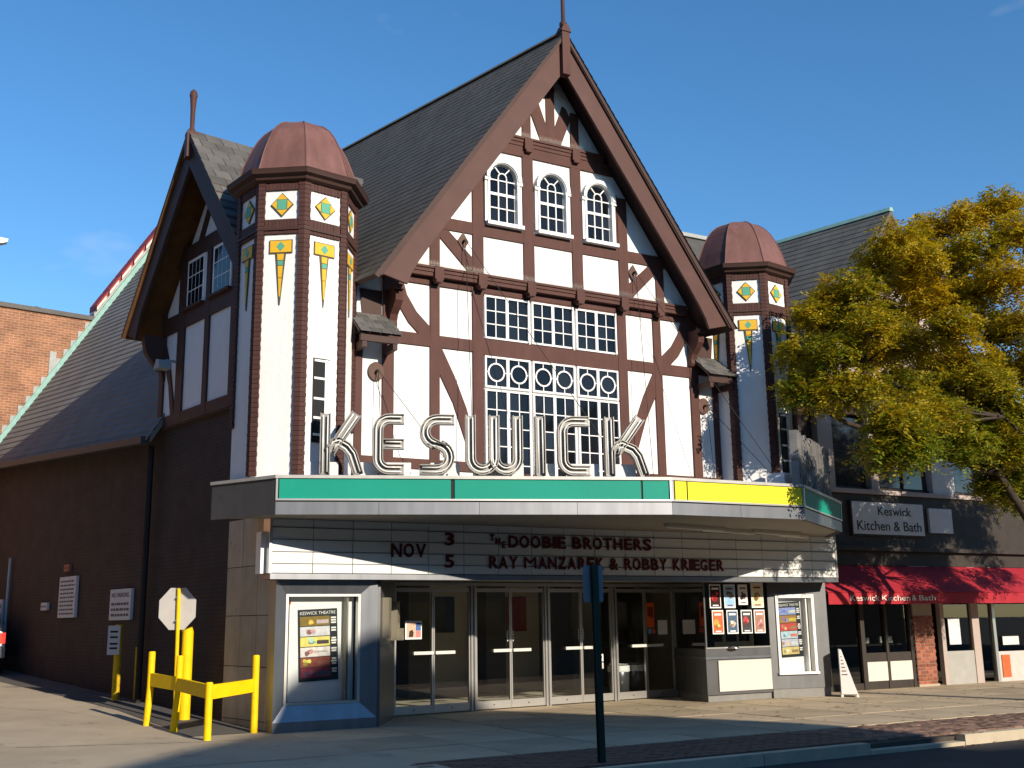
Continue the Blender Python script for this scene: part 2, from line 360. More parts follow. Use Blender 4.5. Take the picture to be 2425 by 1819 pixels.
# ---- windows of the middle bay
def casement(x0, x1, z0, z1, nx, nz, name='window', o=.0, mull=True):
    w = MB(FA)
    fw = .034
    w.box(x0, x0+fw, o, o+.05, z0, z1).box(x1-fw, x1, o, o+.05, z0, z1).box(x0+fw, x1-fw, o, o+.047, z0, z0+fw).box(x0+fw, x1-fw, o, o+.047, z1-fw, z1)
    W = w.build(name, whitep, T)
    xm = (x0+x1)/2; hf = .030
    MB(FA).box(xm-hf, xm+hf, o, o+.044, z0+fw, z1-fw).build('mullion', whitep, W)
    for a, c in ((x0+fw, xm-hf), (xm+hf, x1-fw)):
        g = .009
        for i in range(1, nx):
            x = a+(c-a)*i/nx; MB(FA).box(x-g, x+g, o, o+.034, z0+fw, z1-fw).build('muntin', whitep, W)
        for j in range(1, nz):
            z = z0+fw+(z1-z0-2*fw)*j/nz; MB(FA).box(a, c, o, o+.031, z-g, z+g).build('muntin', whitep, W)
        for i in range(nx):
            for j in range(nz):
                xa = a+(c-a)*i/nx; xb = a+(c-a)*(i+1)/nx; za = z0+fw+(z1-z0-2*fw)*j/nz; zb = z0+fw+(z1-z0-2*fw)*(j+1)/nz
                t = random.uniform(-.003, .003)
                MB(FA).add([(xa, .012+t, za), (xb, .012-t, za), (xb, .012-t*.5, zb), (xa, .012+t*.5, zb)], [(0, 1, 2, 3)]).build('pane', panem, W, fix=False)
    return W
def hinge_blocks(W, x, z): MB(FA).box(x-.015, x+.015, .05, .075, z-.03, z+.03).build('hinge', whitep, W)
for x0, x1 in ((-1.43, -.50), (-.45, .46), (.51, 1.43)):
    W = casement(x0, x1, 6.50, 7.30, 2, 3)
    hinge_blocks(W, x1-.03, 7.27); hinge_blocks(W, x1-.03, 6.53)
    casement(x0, x1, 3.9, 5.585, 2, 5)
    # transom with two ringed roundels
    w = MB(FA); fw = .034; z0, z1 = 5.615, 6.185
    w.box(x0, x0+fw, 0, .05, z0, z1).box(x1-fw, x1, 0, .05, z0, z1).box(x0+fw, x1-fw, 0, .047, z0, z0+fw).box(x0+fw, x1-fw, 0, .047, z1-fw, z1)
    W = w.build('window', whitep, T); xm = (x0+x1)/2
    MB(FA).box(xm-.03, xm+.03, 0, .044, z0+fw, z1-fw).build('mullion', whitep, W)
    for a, c in ((x0+fw, xm-.03), (xm+.03, x1-fw)):
        MB(FA).add([(a, .01, z0+fw), (c, .01, z0+fw), (c, .01, z1-fw), (a, .01, z1-fw)], [(0, 1, 2, 3)]).build('pane', panem, W, fix=False)
        cx, cz = (a+c)/2, (z0+z1)/2
        r = MB(FA); ring = [(cx+.158*math.cos(q*math.pi/12), cz+.158*math.sin(q*math.pi/12)) for q in range(25)]
        r.sweep(ring, [(-.014, .012), (.014, .012), (.014, .036), (-.014, .036)]); r.build('roundel', whitep, W)
        s_ = MB(FA)
        s_.box(cx-.008, cx+.008, .012, .032, cz+.165, z1-fw).box(cx-.008, cx+.008, .012, .032, z0+fw, cz-.165).box(a, cx-.165, .012, .032, cz-.008, cz+.008).box(cx+.165, c, .012, .032, cz-.008, cz+.008)
        s_.build('muntin', whitep, W)
# ---- gable
gab = MB(FA).prism([(-3.15, 7.62), (3.15, 7.62), (0, 12.1)], -.25, .1).build('gable_wall', plaster, T)
def gt(*a, **k): return tbx(*a, o1=k.pop('o1', .136), o0=.08, par=gab, **k)
for sg in (-1, 1):
    X = lambda a, b_: (min(sg*a, sg*b_), max(sg*a, sg*b_)); mir = lambda L: [(sg*a, z) for a, z in L]
    gt(*X(.42, .645), 7.64, 10.1); gt(*X(1.485, 1.70), 7.64, 9.65); gt(*X(2.355, 2.54), 7.64, 8.45); gt(*X(.45, .63), 10.4, 11.2)
    tim(mir([(2.19, 8.36), (1.70, 7.92), (1.70, 7.64), (1.77, 7.64), (2.355, 8.21), (2.355, 8.36)]), .128, .08, par=gab)
    tim(mir([(.21, 10.44), (.46, 11.06), (.36, 11.25), (.28, 11.3), (.1, 10.82), (.0, 10.60), (0, 10.44)]), .128, .08, par=gab)
gt(-2.7, 2.7, 8.365, 8.585, o1=.131); gt(-1.45, 1.45, 10.065, 10.30, o1=.139); gt(-.095, .095, 10.4, 11.9, o1=.125)
for z0, hw in ((7.46, 3.05), (10.27, 1.2)):
    bm_ = MB(FA); bm_.box(-hw, hw, .0, .155, z0, z0+.07).box(-hw, hw, .0, .175, z0+.07, z0+.13).box(-hw, hw, 0, .20, z0+.13, z0+.17)
    bm_.build('jetty_beam', timber, gab)
    k = MB(FA); x = -hw+.04; n = 0
    while x < hw-.04:     # bird spikes along the ledge
        for dx, dz in ((-.014, .11), (.0, .125), (.014, .11)):
            k.add([(x-.0018, .175+dx, z0+.17), (x+.0018, .175+dx, z0+.17), (x+dx*.8, .175+dx*3, z0+.17+dz)], [(0, 1, 2)])
        x += .028
    k.build('bird_spikes', mat('spike_steel', (.45, .42, .34), .4, metal=.6), gab, fix=False, kind='stuff')
for x, z0 in [(s*a, 7.40) for a in (.53, 1.54, 2.40) for s in (-1, 1)]+[(-.54, 10.2), (.52, 10.2)]:
    MB(FA).prism([(x-.085, z0), (x+.085, z0), (x+.085, z0+.23), (x-.085, z0+.23)], .05, .215).build('beam_bracket', timber, gab)
    MB(FA).box(x-.062, x+.062, .1, .225, z0-.05, z0).build('bracket_drop', timber, gab)
# ---- arched sash windows
def arched(xc):
    z0, zs, hw = 8.66, 9.52, .262     # sill, springing, half width of the glass
    xc -= .02
    outer = [(xc+hw+.02, z0), (xc+hw+.02, zs)]+arc(xc, zs, hw+.02, 0, 180, 14)[1:-1]+[(xc-hw-.02, zs), (xc-hw-.02, z0)]
    W = MB(FA).prism([(xc-.36, 8.585), (xc+.40, 8.585), (xc+.40, 8.655), (xc-.36, 8.655)], .08, .24).build('window', whitep, T)   # sill
    case = MB(FA); case.sweep(outer, [(-.005, .1), (-.045, .1), (-.045, .19), (-.005, .19)]); case.build('casing', whitep, W)
    hood = MB(FA); hood.sweep([(xc+hw+.075, zs-.02)]+arc(xc, zs, hw+.075, 0, 180, 14)[1:-1]+[(xc-hw-.075, zs-.02)], [(-.035, .1), (.035, .1), (.035, .215), (-.035, .225)]); hood.build('hood_mould', whitep, W)
    for sx in (-1, 1):
        MB(FA).box(xc+sx*(hw+.075)-.045, xc+sx*(hw+.075)+.045, .1, .165, 8.655, zs-.08).build('pilaster', whitep, W)
        MB(FA).box(xc+sx*(hw+.075)-.06, xc+sx*(hw+.075)+.06, .1, .2, zs-.08, zs-.02).build('capital', whitep, W)
    g = .0105; o = .14
    for x in (xc-hw/3, xc+hw/3):
        MB(FA).box(x-g, x+g, .105, o, z0, zs+.04).build('muntin', whitep, W)
    for z, t in ((8.95, g), (9.22, .026), (zs-.03, g)):
        MB(FA).box(xc-hw, xc+hw, .105, o-.003, z-t, z+t).build('muntin', whitep, W)
    f = MB(FA); f.sweep(arc(xc, zs+.03, hw/3, 0, 180, 8), [(-g, .105), (g, .105), (g, o), (-g, o)])
    for a in (55, 125):
        c_, s_ = math.cos(rad(a)), math.sin(rad(a)); f.sweep([(xc+c_*hw/3, zs+.03+s_*hw/3), (xc+c_*hw, zs+s_*hw)], [(-g, .105), (g, .105), (g, o-.002), (-g, o-.002)])
    f.build('fanlight_bars', whitep, W)
    for a, c in ((xc-hw, xc-hw/3), (xc-hw/3, xc+hw/3), (xc+hw/3, xc+hw)):
        for za, zb in ((z0, 8.95), (8.95, 9.22), (9.22, zs-.03)):
            t = random.uniform(-.002, .002)
            MB(FA).add([(a, .108+t, za), (c, .108-t, za), (c, .108-t, zb), (a, .108+t, zb)], [(0, 1, 2, 3)]).build('pane', panem, W, fix=False)
    MB(FA).add([(p, .108, q) for p, q in [(xc+hw, zs-.03)]+arc(xc, zs, hw, 0, 180, 14)+[(xc-hw, zs-.03)]], [tuple(range(17))]).build('pane', panem, W, fix=False)
for xc in (-1.06, 0, 1.05): arched(xc)
for sg in (-1, 1): MB(FA).box(*sorted((sg*1.45, sg*1.49)), .08, .12, 8.585, 9.7).build('timber', timber, gab)
# ---- barge boards, roof
RD = Vector((-math.sin(rad(14)), math.cos(rad(14)), 0))
for sg in (-1, 1):
    mir = lambda L: [(sg*a, z) for a, z in L]
    MB(FA).prism(mir([(.0, 12.44), (3.68, 7.2), (3.2, 7.08), (3.13, 7.28), (3.0, 7.5), (2.72, 7.92), (0, 11.73)]), .6, .655).build('bargeboard', mat('barge_paint', (.092, .043, .035), .6, var=.1, scale=2, streak=(.1, (3, 3, 3))), T)
    MB(FA).prism(mir([(.0, 12.49), (3.74, 7.2), (3.68, 7.14), (0, 12.38)]), .59, .70).build('verge_trim', timberd, T)
    L_ = 12.0
    def rp(t, x, z): p = Vector((sg*x, -.72, z)); q = p+RD*(t/RD.y); return (q.x, q.y, q.z)
    r = MB(); r.hexa([rp(0, 0, 12.40), rp(L_, 0, 12.40), rp(4.5, 3.75, 7.09), rp(0, 3.75, 7.09)], [rp(0, 0, 12.49), rp(L_, 0, 12.49), rp(4.5, 3.82, 7.14), rp(0, 3.82, 7.14)])
    deck = r.build('main_roof', timberd, T)
    # shingle courses as real steps
    sh = MB(); N = 40
    for c in range(N):
        a0, a1 = c/N, (c+1.12)/N
        y = -.03
        while y < L_-7.5*(a0+.03)-.3:
            w = random.uniform(.26, .36); lift = .022+random.uniform(0, .007)
            P = lambda f, up: (3.82*f, 12.49+(7.14-12.49)*f+up)
            x0, z0 = P(a0, .006); x1, z1 = P(min(1.02, a1), lift)
            sh.add([rp(y+.004, x0, z0), rp(y+w-.004, x0, z0), rp(y+w-.004, x1, z1), rp(y+.004, x1, z1), rp(y+.004, x1, z1-.02), rp(y+w-.004, x1, z1-.02)], [(0, 1, 2, 3), (3, 2, 5, 4)])
            y += w
    sh.build('roof_shingles', slate, deck, fix=False, kind='stuff')
r = MB(); r.hexa([(-.09, -.72, 12.47), (.09, -.72, 12.47), (.09+RD.x*12, 11.0, 12.47), (-.09+RD.x*12, 11.0, 12.47)], [(-.03, -.72, 12.55), (.03, -.72, 12.55), (.03+RD.x*12, 11.0, 12.55), (-.03+RD.x*12, 11.0, 12.55)])
r.build('ridge_cap', slateb, T)
# body of the building behind the gable
r = MB(); q = RD*4
r.hexa([(-3.3, 0.05, 3.2), (3.3, 0.05, 3.2), (3.3+q.x, q.y, 3.2), (-3.3+q.x, q.y, 3.2)], [(-3.3, .05, 7.6), (3.3, .05, 7.6), (3.3+q.x, q.y, 7.6), (-3.3+q.x, q.y, 7.6)])
r.build('body_wall', timberd, T)
fin = MB(FA); fin.box(-.085, .085, .58, .75, 11.62, 12.50).prism([(-.11, 12.50), (.11, 12.50), (.05, 12.64), (-.05, 12.64)], .55, .77)
f_ = fin.build('finial_post', timber, T)
MB().lathe((0, -.66, 12.62), [(.045, 0), (.075, .03), (.075, .09), (.04, .13), (.038, .6), (.055, 1.15), (.07, 1.2), (.05, 1.3), (.01, 1.36)], 14).build('finial', timberd, T, smooth=True)
# scroll corbels under the feet of the bargeboards and small slate hoods beside the towers
for sg in (-1, 1):
    def FC(s, o, z): return Vector((sg*3.22+s, -o, z))
    prof = [(0, 6.45), (.1, 6.45), (.13, 6.5), (.12, 6.58), (.16, 6.68), (.27, 6.78), (.36, 6.88), (.38, 6.98), (.33, 7.06), (.42, 7.06), (.42, 7.14), (0, 7.14)]
    b = MB(); b.v = []; n = len(prof)
    b.add([(sg*3.22-.07, -o, z) for o, z in prof]+[(sg*3.22+.07, -o, z) for o, z in prof], [tuple(range(n)), tuple(range(2*n-1, n-1, -1))]+[(i, (i+1) % n, n+(i+1) % n, n+i) for i in range(n)])
    b.build('corbel', timber, T)
    x0, x1 = sorted((sg*3.24, sg*3.98))
    h = MB(); h.hexa([(x0, -.5, 6.20), (x1, -.5, 6.20), (x1, .1, 6.70), (x0, .1, 6.70)], [(x0, -.5, 6.24), (x1, -.5, 6.24), (x1, .1, 6.74), (x0, .1, 6.74)])
    hood = h.build('slate_hood', timberd, T)
    sh = None
    for c in range(5):
        k = x0-.02; z = 0
        xx = x0-(.09 if c % 2 else 0)
        while xx < x1:
            a, e = max(x0, xx), min(x1, xx+.19); xx += .19
            if e-a < .03: continue
            t0, t1 = c/5, (c+1.1)/5; yy = lambda t: .1-.64*t; zz = lambda t: 6.755-.525*t
            MB().hexa([(a+.004, yy(t0), zz(t0)-.01), (e-.004, yy(t0), zz(t0)-.01), (e-.004, yy(t1), zz(t1)), (a+.004, yy(t1), zz(t1))], [(a+.004, yy(t0), zz(t0)+.002), (e-.004, yy(t0), zz(t0)+.002), (e-.004, yy(t1), zz(t1)+.018), (a+.004, yy(t1), zz(t1)+.018)]).build('shingle', slate, hood)
    MB().box(x0+.04, x1-.04, -.47, -.40, 6.08, 6.19).build('hood_beam', timberd, T)
    for xb in (x0+.07, x1-.13): MB().prism([(xb, 5.98), (xb+.08, 5.98), (xb+.08, 6.1), (xb, 6.1)], -.46, .0).build('hood_bracket', timberd, T)
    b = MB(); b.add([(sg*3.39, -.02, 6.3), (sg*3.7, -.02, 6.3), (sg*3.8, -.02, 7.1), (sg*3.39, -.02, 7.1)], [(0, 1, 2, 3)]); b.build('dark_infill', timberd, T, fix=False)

# ---------------------------------------------------------------- octagonal towers
TR = .97; TROT = 9.5
def tower(cx, cy, dz=0):
    tw = MB().lathe((cx, cy, dz), [(TR-.03, 3.3), (TR-.03, 8.62)], 8, rad(TROT+22.5)).build('tower', stucco, T)
    ap = TR*math.cos(math.pi/8); fw = TR*math.sin(math.pi/8)
    for k, az in enumerate((-80.5, -35.5, 9.5, 54.5)):
        a = rad(az); f = fr((cx+ap*math.sin(a), cy-ap*math.cos(a), dz), a)
        # brown bands above, between and below the white panels
        for z0, z1 in ((8.33, 8.60), (7.60, 7.84)):
            n = 9
            for i in range(n):
                s0 = -fw+.10+(2*fw-.2)*i/n; s1 = -fw+.10+(2*fw-.2)*(i+1)/n
                MB(f).box(s0+.002, s1-.002, -.03, .002+random.uniform(0, .006), z0, z1).build('soldier_brick', towerbrick, tw)
        MB(f).box(-fw-.012, fw+.012, -.02, .028, 7.655, 7.69).build('string_course', timberd, tw)
        # gold and green tile ornaments
        d = .0
        cz = 8.085
        MB(f).prism([(-.185, cz), (0, cz-.20), (.185, cz), (0, cz+.20)], -.03, -.008).build('diamond_border', tframe, tw)
        for sx, sz in ((0, 1), (0, -1), (-1, 0), (1, 0)):
            if sx == 0: P = [(-.085, cz+sz*.088), (.085, cz+sz*.088), (0, cz+sz*.18)]
            else: P = [(sx*.085, cz-.08), (sx*.168, cz), (sx*.085, cz+.08)]
            MB(f).prism(P, -.02, .001).build('gold_tile', tango, tw)
        MB(f).box(-.076, .076, -.02, .003, cz-.082, cz+.082).build('green_tile', tgreen, tw)
        zt = 7.50
        MB(f).box(-.185, .185, -.03, -.008, zt-.22, zt).build('tile_border', tframe, tw)
        MB(f).box(-.17, .17, -.02, .0, zt-.205, zt-.015).build('gold_tile', tango, tw)
        MB(f).prism([(-.068, zt-.11), (0, zt-.19), (.068, zt-.11), (0, zt-.03)], -.02, .004).build('green_tile', tgreen, tw)
        MB(f).prism([(-.082, zt-.22), (.082, zt-.22), (.006, zt-1.06), (-.006, zt-1.06)], -.03, -.009).build('spike_border', tframe, tw)
        for za, zb, mm in ((.235, .335, tango), (.345, .42, tgreen), (.43, .62, tango), (.63, .93, tango)):
            wa, wb = .068*(1-za/1.06), .068*(1-zb/1.06)
            MB(f).prism([(-wa, zt-za), (wa, zt-za), (wb, zt-zb), (-wb, zt-zb)], -.02, .0).build('green_tile' if mm is tgreen else 'gold_tile', mm, tw)
        if az == 9.5:      # slot window
            W = MB(f).box(-.145, .145, -.03, -.012, 4.3, 5.62).build('slot_window', black, tw)
            for z in (4.42, 4.68, 4.98, 5.30, 5.58): MB(f).box(-.13, .05, -.012, .0, z-.018, z+.018).build('glazing_bar', whitep, tw)
            MB(f).box(.05, .09, -.012, .012, 4.32, 5.6).build('window_stile', whitep, tw)
            MB(f).box(.09, .135, -.012, .004, 4.32, 5.6).build('window_reveal', plaster, tw)
    # corner piers: one bent brick per course, long and short by turns
    meshes = []
    for wv in (.107, .101):
        b = MB(); t = .05; c8, s8 = math.cos(math.pi/8), math.sin(math.pi/8)
        pl = []
        for sgn in (-1, 1):
            e = Vector((sgn*c8, s8)); nrm = Vector((sgn*-s8*-1, -c8))    # along face away from the corner, outward
            nrm = Vector((sgn*s8, -c8))
            pl.append((e, nrm))
        A = Vector((0, -.012))
        poly = [A+pl[0][0]*wv+Vector((0, 0)), A, A+pl[1][0]*wv, A+pl[1][0]*wv-pl[1][1]*t, A-Vector((0, -1))*t*1.08, A+pl[0][0]*wv-pl[0][1]*t]
        b.slab([(p.x, p.y) for p in poly], .0035, .0715)
        o = b.build('pier_brick', towerbrick); meshes.append(o.data); bpy.data.objects.remove(o)
    for az in (-103, -58, -13, 32, 77)[:(5 if cx > 0 else 5)]:
        a = rad(az); n = 0; z = 3.78
        if az in (-103, 77): z = 4.6
        while z < 8.58:
            link('pier_brick', meshes[n % 2], tw, mw=Matrix.Translation((cx+(TR+.008)*math.sin(a), cy-(TR+.008)*math.cos(a), z+dz)) @ Matrix.Rotation(a, 4, 'Z'))
            z += .0745; n += 1
    # cornice and ogee dome
    MB().lathe((cx, cy, dz), [(1.0, 8.45), (1.06, 8.48), (1.08, 8.52), (1.155, 8.55), (1.17, 8.595), (1.185, 8.63), (1.0, 8.66)], 8, rad(TROT+22.5)).build('cornice', timberd, tw)
    prof = [(1.04, 8.645), (1.0, 8.70), (.955, 8.84), (.91, 9.0), (.85, 9.16), (.78, 9.32), (.70, 9.47), (.60, 9.60), (.47, 9.71), (.31, 9.78), (.08, 9.80)]
    dm = MB().lathe((cx, cy, dz), prof, 8, rad(TROT+22.5)).build('dome', domem, tw)
    for j in range(8):
        a = rad(TROT+22.5+45*j); MB().tube([(cx+(r+.004)*math.sin(a), cy-(r+.004)*math.cos(a), z+dz) for r, z in prof[:-1]], .011, 5).build('dome_rib', domem, tw)
    return tw
tower(-4.85, .1); tower(4.74, .1, -.10)

# ---------------------------------------------------------------- side wall, side gable, auditorium roof
SANG = rad(-79.5); FS = fr(P0, SANG)
def side(u, v, z): q = P0+DU*u+MV*v; return (q.x, q.y, z)
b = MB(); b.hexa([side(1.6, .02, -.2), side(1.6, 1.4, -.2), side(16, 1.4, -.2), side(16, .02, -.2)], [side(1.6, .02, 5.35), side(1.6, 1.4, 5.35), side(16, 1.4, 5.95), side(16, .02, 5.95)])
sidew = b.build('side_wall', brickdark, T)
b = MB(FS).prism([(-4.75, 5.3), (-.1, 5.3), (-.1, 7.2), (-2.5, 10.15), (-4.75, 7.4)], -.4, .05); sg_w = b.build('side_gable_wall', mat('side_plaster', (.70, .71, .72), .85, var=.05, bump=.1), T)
def st(s0, s1, z0, z1, o1=.085): return MB(FS).box(s0, s1, .03, o1, z0, z1).build('timber', timberd, sg_w)
for u0, u1, z0, z1 in ((4.6, 4.78, 5.3, 7.6), (3.72, 4.02, 5.3, 8.75), (2.66, 2.84, 5.3, 8.6), (1.6, 1.78, 5.3, 8.5)): st(-u1, -u0, z0, z1, .09)
for z0, z1 in ((5.28, 5.5), (7.12, 7.46), (8.42, 8.72)): st(-4.78, -.3, z0, z1, .086)
MB(FS).prism([(-3.3, 8.7), (-3.1, 8.7), (-2.5, 9.7), (-2.5, 10.0)], .03, .082).build('timber', timberd, sg_w)
MB(FS).prism([(-4.6, 7.0), (-4.35, 6.5), (-4.12, 5.8), (-4.05, 5.5), (-4.2, 5.5), (-4.35, 6.1), (-4.6, 6.6)], .03, .082).build('curved_brace', timberd, sg_w)
for u0, u1 in ((2.98, 3.72), (1.86, 2.62)):
    W = MB(FS).box(-u1, -u0, .03, .07, 7.46, 8.42).build('window', whitep, sg_w)
    n = 4
    for i in range(n):
        for j in range(3):
            a = -u1+.05+(u1-u0-.1)*i/n; c = -u1+.05+(u1-u0-.1)*(i+1)/n; za = 7.51+.86*j/3; zb = 7.51+.86*(j+1)/3
            MB(FS).box(a+.012, c-.012, .05, .074, za+.012, zb-.012).build('pane', panem, sg_w)
    MB(FS).box(-u1-.06, -u0+.06, .05, .16, 7.42, 7.465).build('window_sill', timberd, sg_w)
def sbar(L): return [(-u, z) for u, z in L]
for L in ([(2.58, 10.46), (5.18, 7.2), (4.72, 7.0), (4.55, 7.45), (2.58, 9.85)], [(2.58, 10.46), (-.02, 7.2), (.44, 7.0), (.6, 7.4), (2.58, 9.85)]):
    MB(FS).prism(sbar(L), .58, .635).build('bargeboard', timberd, sg_w)
def sr(u, v, z): return side(u, v, z)
for sg2, uf in ((1, 5.24), (-1, -.08)):
    r = MB(); r.hexa([sr(2.58, -.7, 10.44), sr(2.58, 4.2, 10.44), sr(uf, 4.2, 7.12), sr(uf, -.7, 7.12)], [sr(2.58, -.7, 10.56), sr(2.58, 4.2, 10.56), sr(uf+sg2*.05, 4.2, 7.17), sr(uf+sg2*.05, -.7, 7.17)])
    dk = r.build('side_gable_roof', timberd if sg2 < 0 else mat('rusty_verge', (.12, .055, .02), .7, var=.3), T)
    N = 17
    if sg2 < 0:
        for c in range(N):
            v = -.71-(.16 if c % 2 else 0)
            while v < 3.4-2.4*c/N:
                w = .32; va = max(v, -.71); vb = v+w; v += w
                if vb-va < .05: continue
                u0 = 2.58+(uf-.03-2.58)*c/N; u1 = 2.58+(uf-.03-2.58)*(c+1.12)/N; z0 = 10.56-3.39*c/N+.006; z1 = 10.56-3.39*(c+1.12)/N+.028+random.uniform(0, .006)
                MB().hexa([sr(u0, va+.006, z0-.012), sr(u0, vb-.006, z0-.012), sr(u1, vb-.006, z1-.022), sr(u1, va+.006, z1-.022)], [sr(u0, va+.006, z0), sr(u0, vb-.006, z0), sr(u1, vb-.006, z1), sr(u1, va+.006, z1)]).build('shingle', slate, dk)
f_ = MB(); q = side(2.58, -.62, 0); f_.box(q[0]-.1, q[0]+.1, q[1]-.1, q[1]+.1, 10.0, 10.50); f_.build('finial_post', timber, sg_w)
MB().lathe((q[0], q[1], 10.48), [(.06, 0), (.085, .03), (.055, .09), (.04, .14), (.045, .47), (.062, .72), (.075, .77), (.06, .85), (.012, .90)], 14).build('finial', timber, sg_w, smooth=True)
def FG(s, o, z): return FS(s, o, z)
prof = [(0, 6.2), (.1, 6.25), (.14, 6.4), (.3, 6.55), (.45, 6.75), (.5, 6.95), (.5, 7.1), (0, 7.1)]; n = len(prof)
b = MB(FS); b.add([(-4.72, o, z) for o, z in prof]+[(-4.58, o, z) for o, z in prof], [tuple(range(n)), tuple(range(2*n-1, n-1, -1))]+[(i, (i+1) % n, n+(i+1) % n, n+i) for i in range(n)]); b.build('corbel', timberd, sg_w)
# small wall flood light
b = MB(FS); b.tube([(-4.0, .06, 6.5), (-4.0, .3, 6.5)], .025); b.prism([(-4.2, 6.34), (-3.94, 6.34), (-3.98, 6.5), (-4.1, 6.52)], .2, .45); b.build('flood_lamp', mat('lamp_grey', (.3, .32, .33), .5), sg_w)
# mirrored side gable to the right (only its ridge shows)
r = MB(); r.hexa([(3.0, 2.68, 10.28), (6.1, 2.68, 10.28), (6.1, .3, 7.3), (3.0, .3, 7.3)], [(3.0, 2.68, 10.42), (6.1, 2.68, 10.42), (6.1, .25, 7.4), (3.0, .25, 7.4)])
rg = r.build('right_gable_roof', slate, T)
MB().box(1.0, 6.15, 2.58, 2.78, 10.38, 10.47).build('ridge_flashing', leadm, rg)
r = MB(); r.hexa([(3.4, .9, 3.2), (6.2, .9, 3.2), (6.2, 4, 3.2), (3.4, 4, 3.2)], [(3.4, .9, 7.5), (6.2, .9, 7.5), (6.2, 4, 7.5), (3.4, 4, 7.5)]); r.build('right_wing_wall', mat('wing_brown', (.06, .04, .035), .8, var=.1), T)
# auditorium roof
b = MB(); rc = lambda u, v, dz=0: side(u, v, (5.15+.0609*(u-4.5))+ (v+.3)*1.60+dz)
b.hexa([rc(4.5, -.3, -.14), rc(4.5, 2.6, -.14), rc(16, 4.3, -.14), rc(16, -.3, -.14)], [rc(4.5, -.3), rc(4.5, 2.6), rc(16, 4.3), rc(16, -.3)])
ar = b.build('auditorium_roof', audslate, T)
sh = MB(); N = 46
for c in range(N):
    v0 = -.36+c*.105; v1 = v0-.012
    u = 4.5
    while u < 16:
        vmax = 2.6+1.7*(u-4.5)/11.5
        w = random.uniform(.3, .42)
        if v0 < vmax:
            lf = random.uniform(0, .006)
            sh.add([rc(u, v0+.115, .006), rc(min(16, u+w-.006), v0+.115, .006), rc(min(16, u+w-.006), v1, .045+lf), rc(u, v1, .045+lf), rc(u, v1, .01), rc(min(16, u+w-.006), v1, .01)], [(0, 1, 2, 3), (3, 2, 5, 4)])
        u += w
sh.build('roof_slates', audslate, ar, fix=False, kind='stuff')
gt_ = MB(); gt_.hexa([side(4.6, -.46, 4.98), side(4.6, -.30, 4.98), side(16, -.30, 5.68), side(16, -.46, 5.68)], [side(4.6, -.46, 5.12), side(4.6, -.30, 5.12), side(16, -.30, 5.82), side(16, -.46, 5.82)]); gt_.build('gutter', mat('dark_gutter', (.06, .06, .06), .5, var=.2), T)
p = MB(FS); p.tube([(-4.9, .12, .1), (-4.9, .12, 5.0)], .06, 8); p.build('downpipe', mat('dark_pipe', (.02, .018, .018), .6), T)
p = MB(FS); p.tube([(-13.6, .05, .65), (-13.6, .05, 3.3)], .035, 8); p.build('conduit', mat('pale_conduit', (.35, .42, .45), .5), T)
# rear brick wall with stepped flashing and coping
b = MB(); b.hexa([side(16, -9, 2), side(16, 2.42, 2), side(16.4, 2.42, 2), side(16.4, -9, 2)], [side(16, -9, 10.33), side(16, 2.42, 10.36), side(16.4, 2.42, 10.36), side(16.4, -9, 10.33)])
rw = b.build('rear_brick_wall', brickrear, T)
b = MB(); b.hexa([side(15.93, -9, 10.33), side(15.93, 2.5, 10.36), side(16.5, 2.5, 10.36), side(16.5, -9, 10.33)], [side(15.93, -9, 10.46), side(15.93, 2.5, 10.49), side(16.5, 2.5, 10.49), side(16.5, -9, 10.46)]); b.build('wall_cap', mat('cap_grey', (.12, .11, .10), .7, var=.2), rw)
b = MB(); b.hexa([rc(15.9, -.2, .02), rc(15.9, 4.3, .02), rc(16.0, 4.3, .02), rc(16.0, -.2, .02)], [rc(15.9, -.2, .26), rc(15.9, 4.3, .26), rc(16.0, 4.3, .26), rc(16.0, -.2, .26)]); b.build('copper_flashing', copper, rw)
for k in range(13):
    v = -.05+k*.185; z = rc(16, v)[2]
    hh = .48 if k != 7 else .95
    if z+hh > 10.3: hh = max(.05, 10.3-z)
    MB().hexa([side(15.97, v, z), side(15.97, v+.183, z), side(15.998, v+.183, z), side(15.998, v, z)], [side(15.97, v, z+hh), side(15.97, v+.183, z+hh), side(15.998, v+.183, z+hh), side(15.998, v, z+hh)]).build('step_flashing', leadm, rw)
b = MB(); b.hexa([rc(16, 2.42, 0), rc(16, 4.5, 0), rc(16.4, 4.5, 0), rc(16.4, 2.42, 0)], [rc(16, 2.42, .42), rc(16, 4.5, .42), rc(16.4, 4.5, .42), rc(16.4, 2.42, .42)]); b.build('parapet', leadm, rw)
for k in range(6):
    va, vb = 2.45+k*.34, 2.45+(k+1)*.34-.03
    b = MB(); b.hexa([rc(15.9, va, .42), rc(15.9, vb, .42), rc(16.5, vb, .42), rc(16.5, va, .42)], [rc(15.9, va, .60), rc(15.9, vb, .60), rc(16.5, vb, .60), rc(16.5, va, .60)]); b.build('coping_tile', redtile, rw)
    b = MB(); b.hexa([rc(15.87, va, .42), rc(15.87, vb-.06, .42), rc(15.899, vb-.06, .42), rc(15.899, va, .42)], [rc(15.87, va, .52), rc(15.87, vb-.06, .52), rc(15.899, vb-.06, .52), rc(15.899, va, .52)]); b.build('coping_edge', mat('coping_cream', (.7, .66, .55), .6), rw)
b = MB(); b.hexa([side(17.5, .9, 10.4), side(17.5, 2.7, 10.4), side(19, 2.7, 10.4), side(19, .9, 10.4)], [side(17.5, 1.2, 10.95), side(17.5, 2.8, 10.75), side(19, 2.8, 10.75), side(19, 1.2, 10.95)]); b.build('roof_hatch', mat('hatch', (.035, .04, .045), .5), rw)
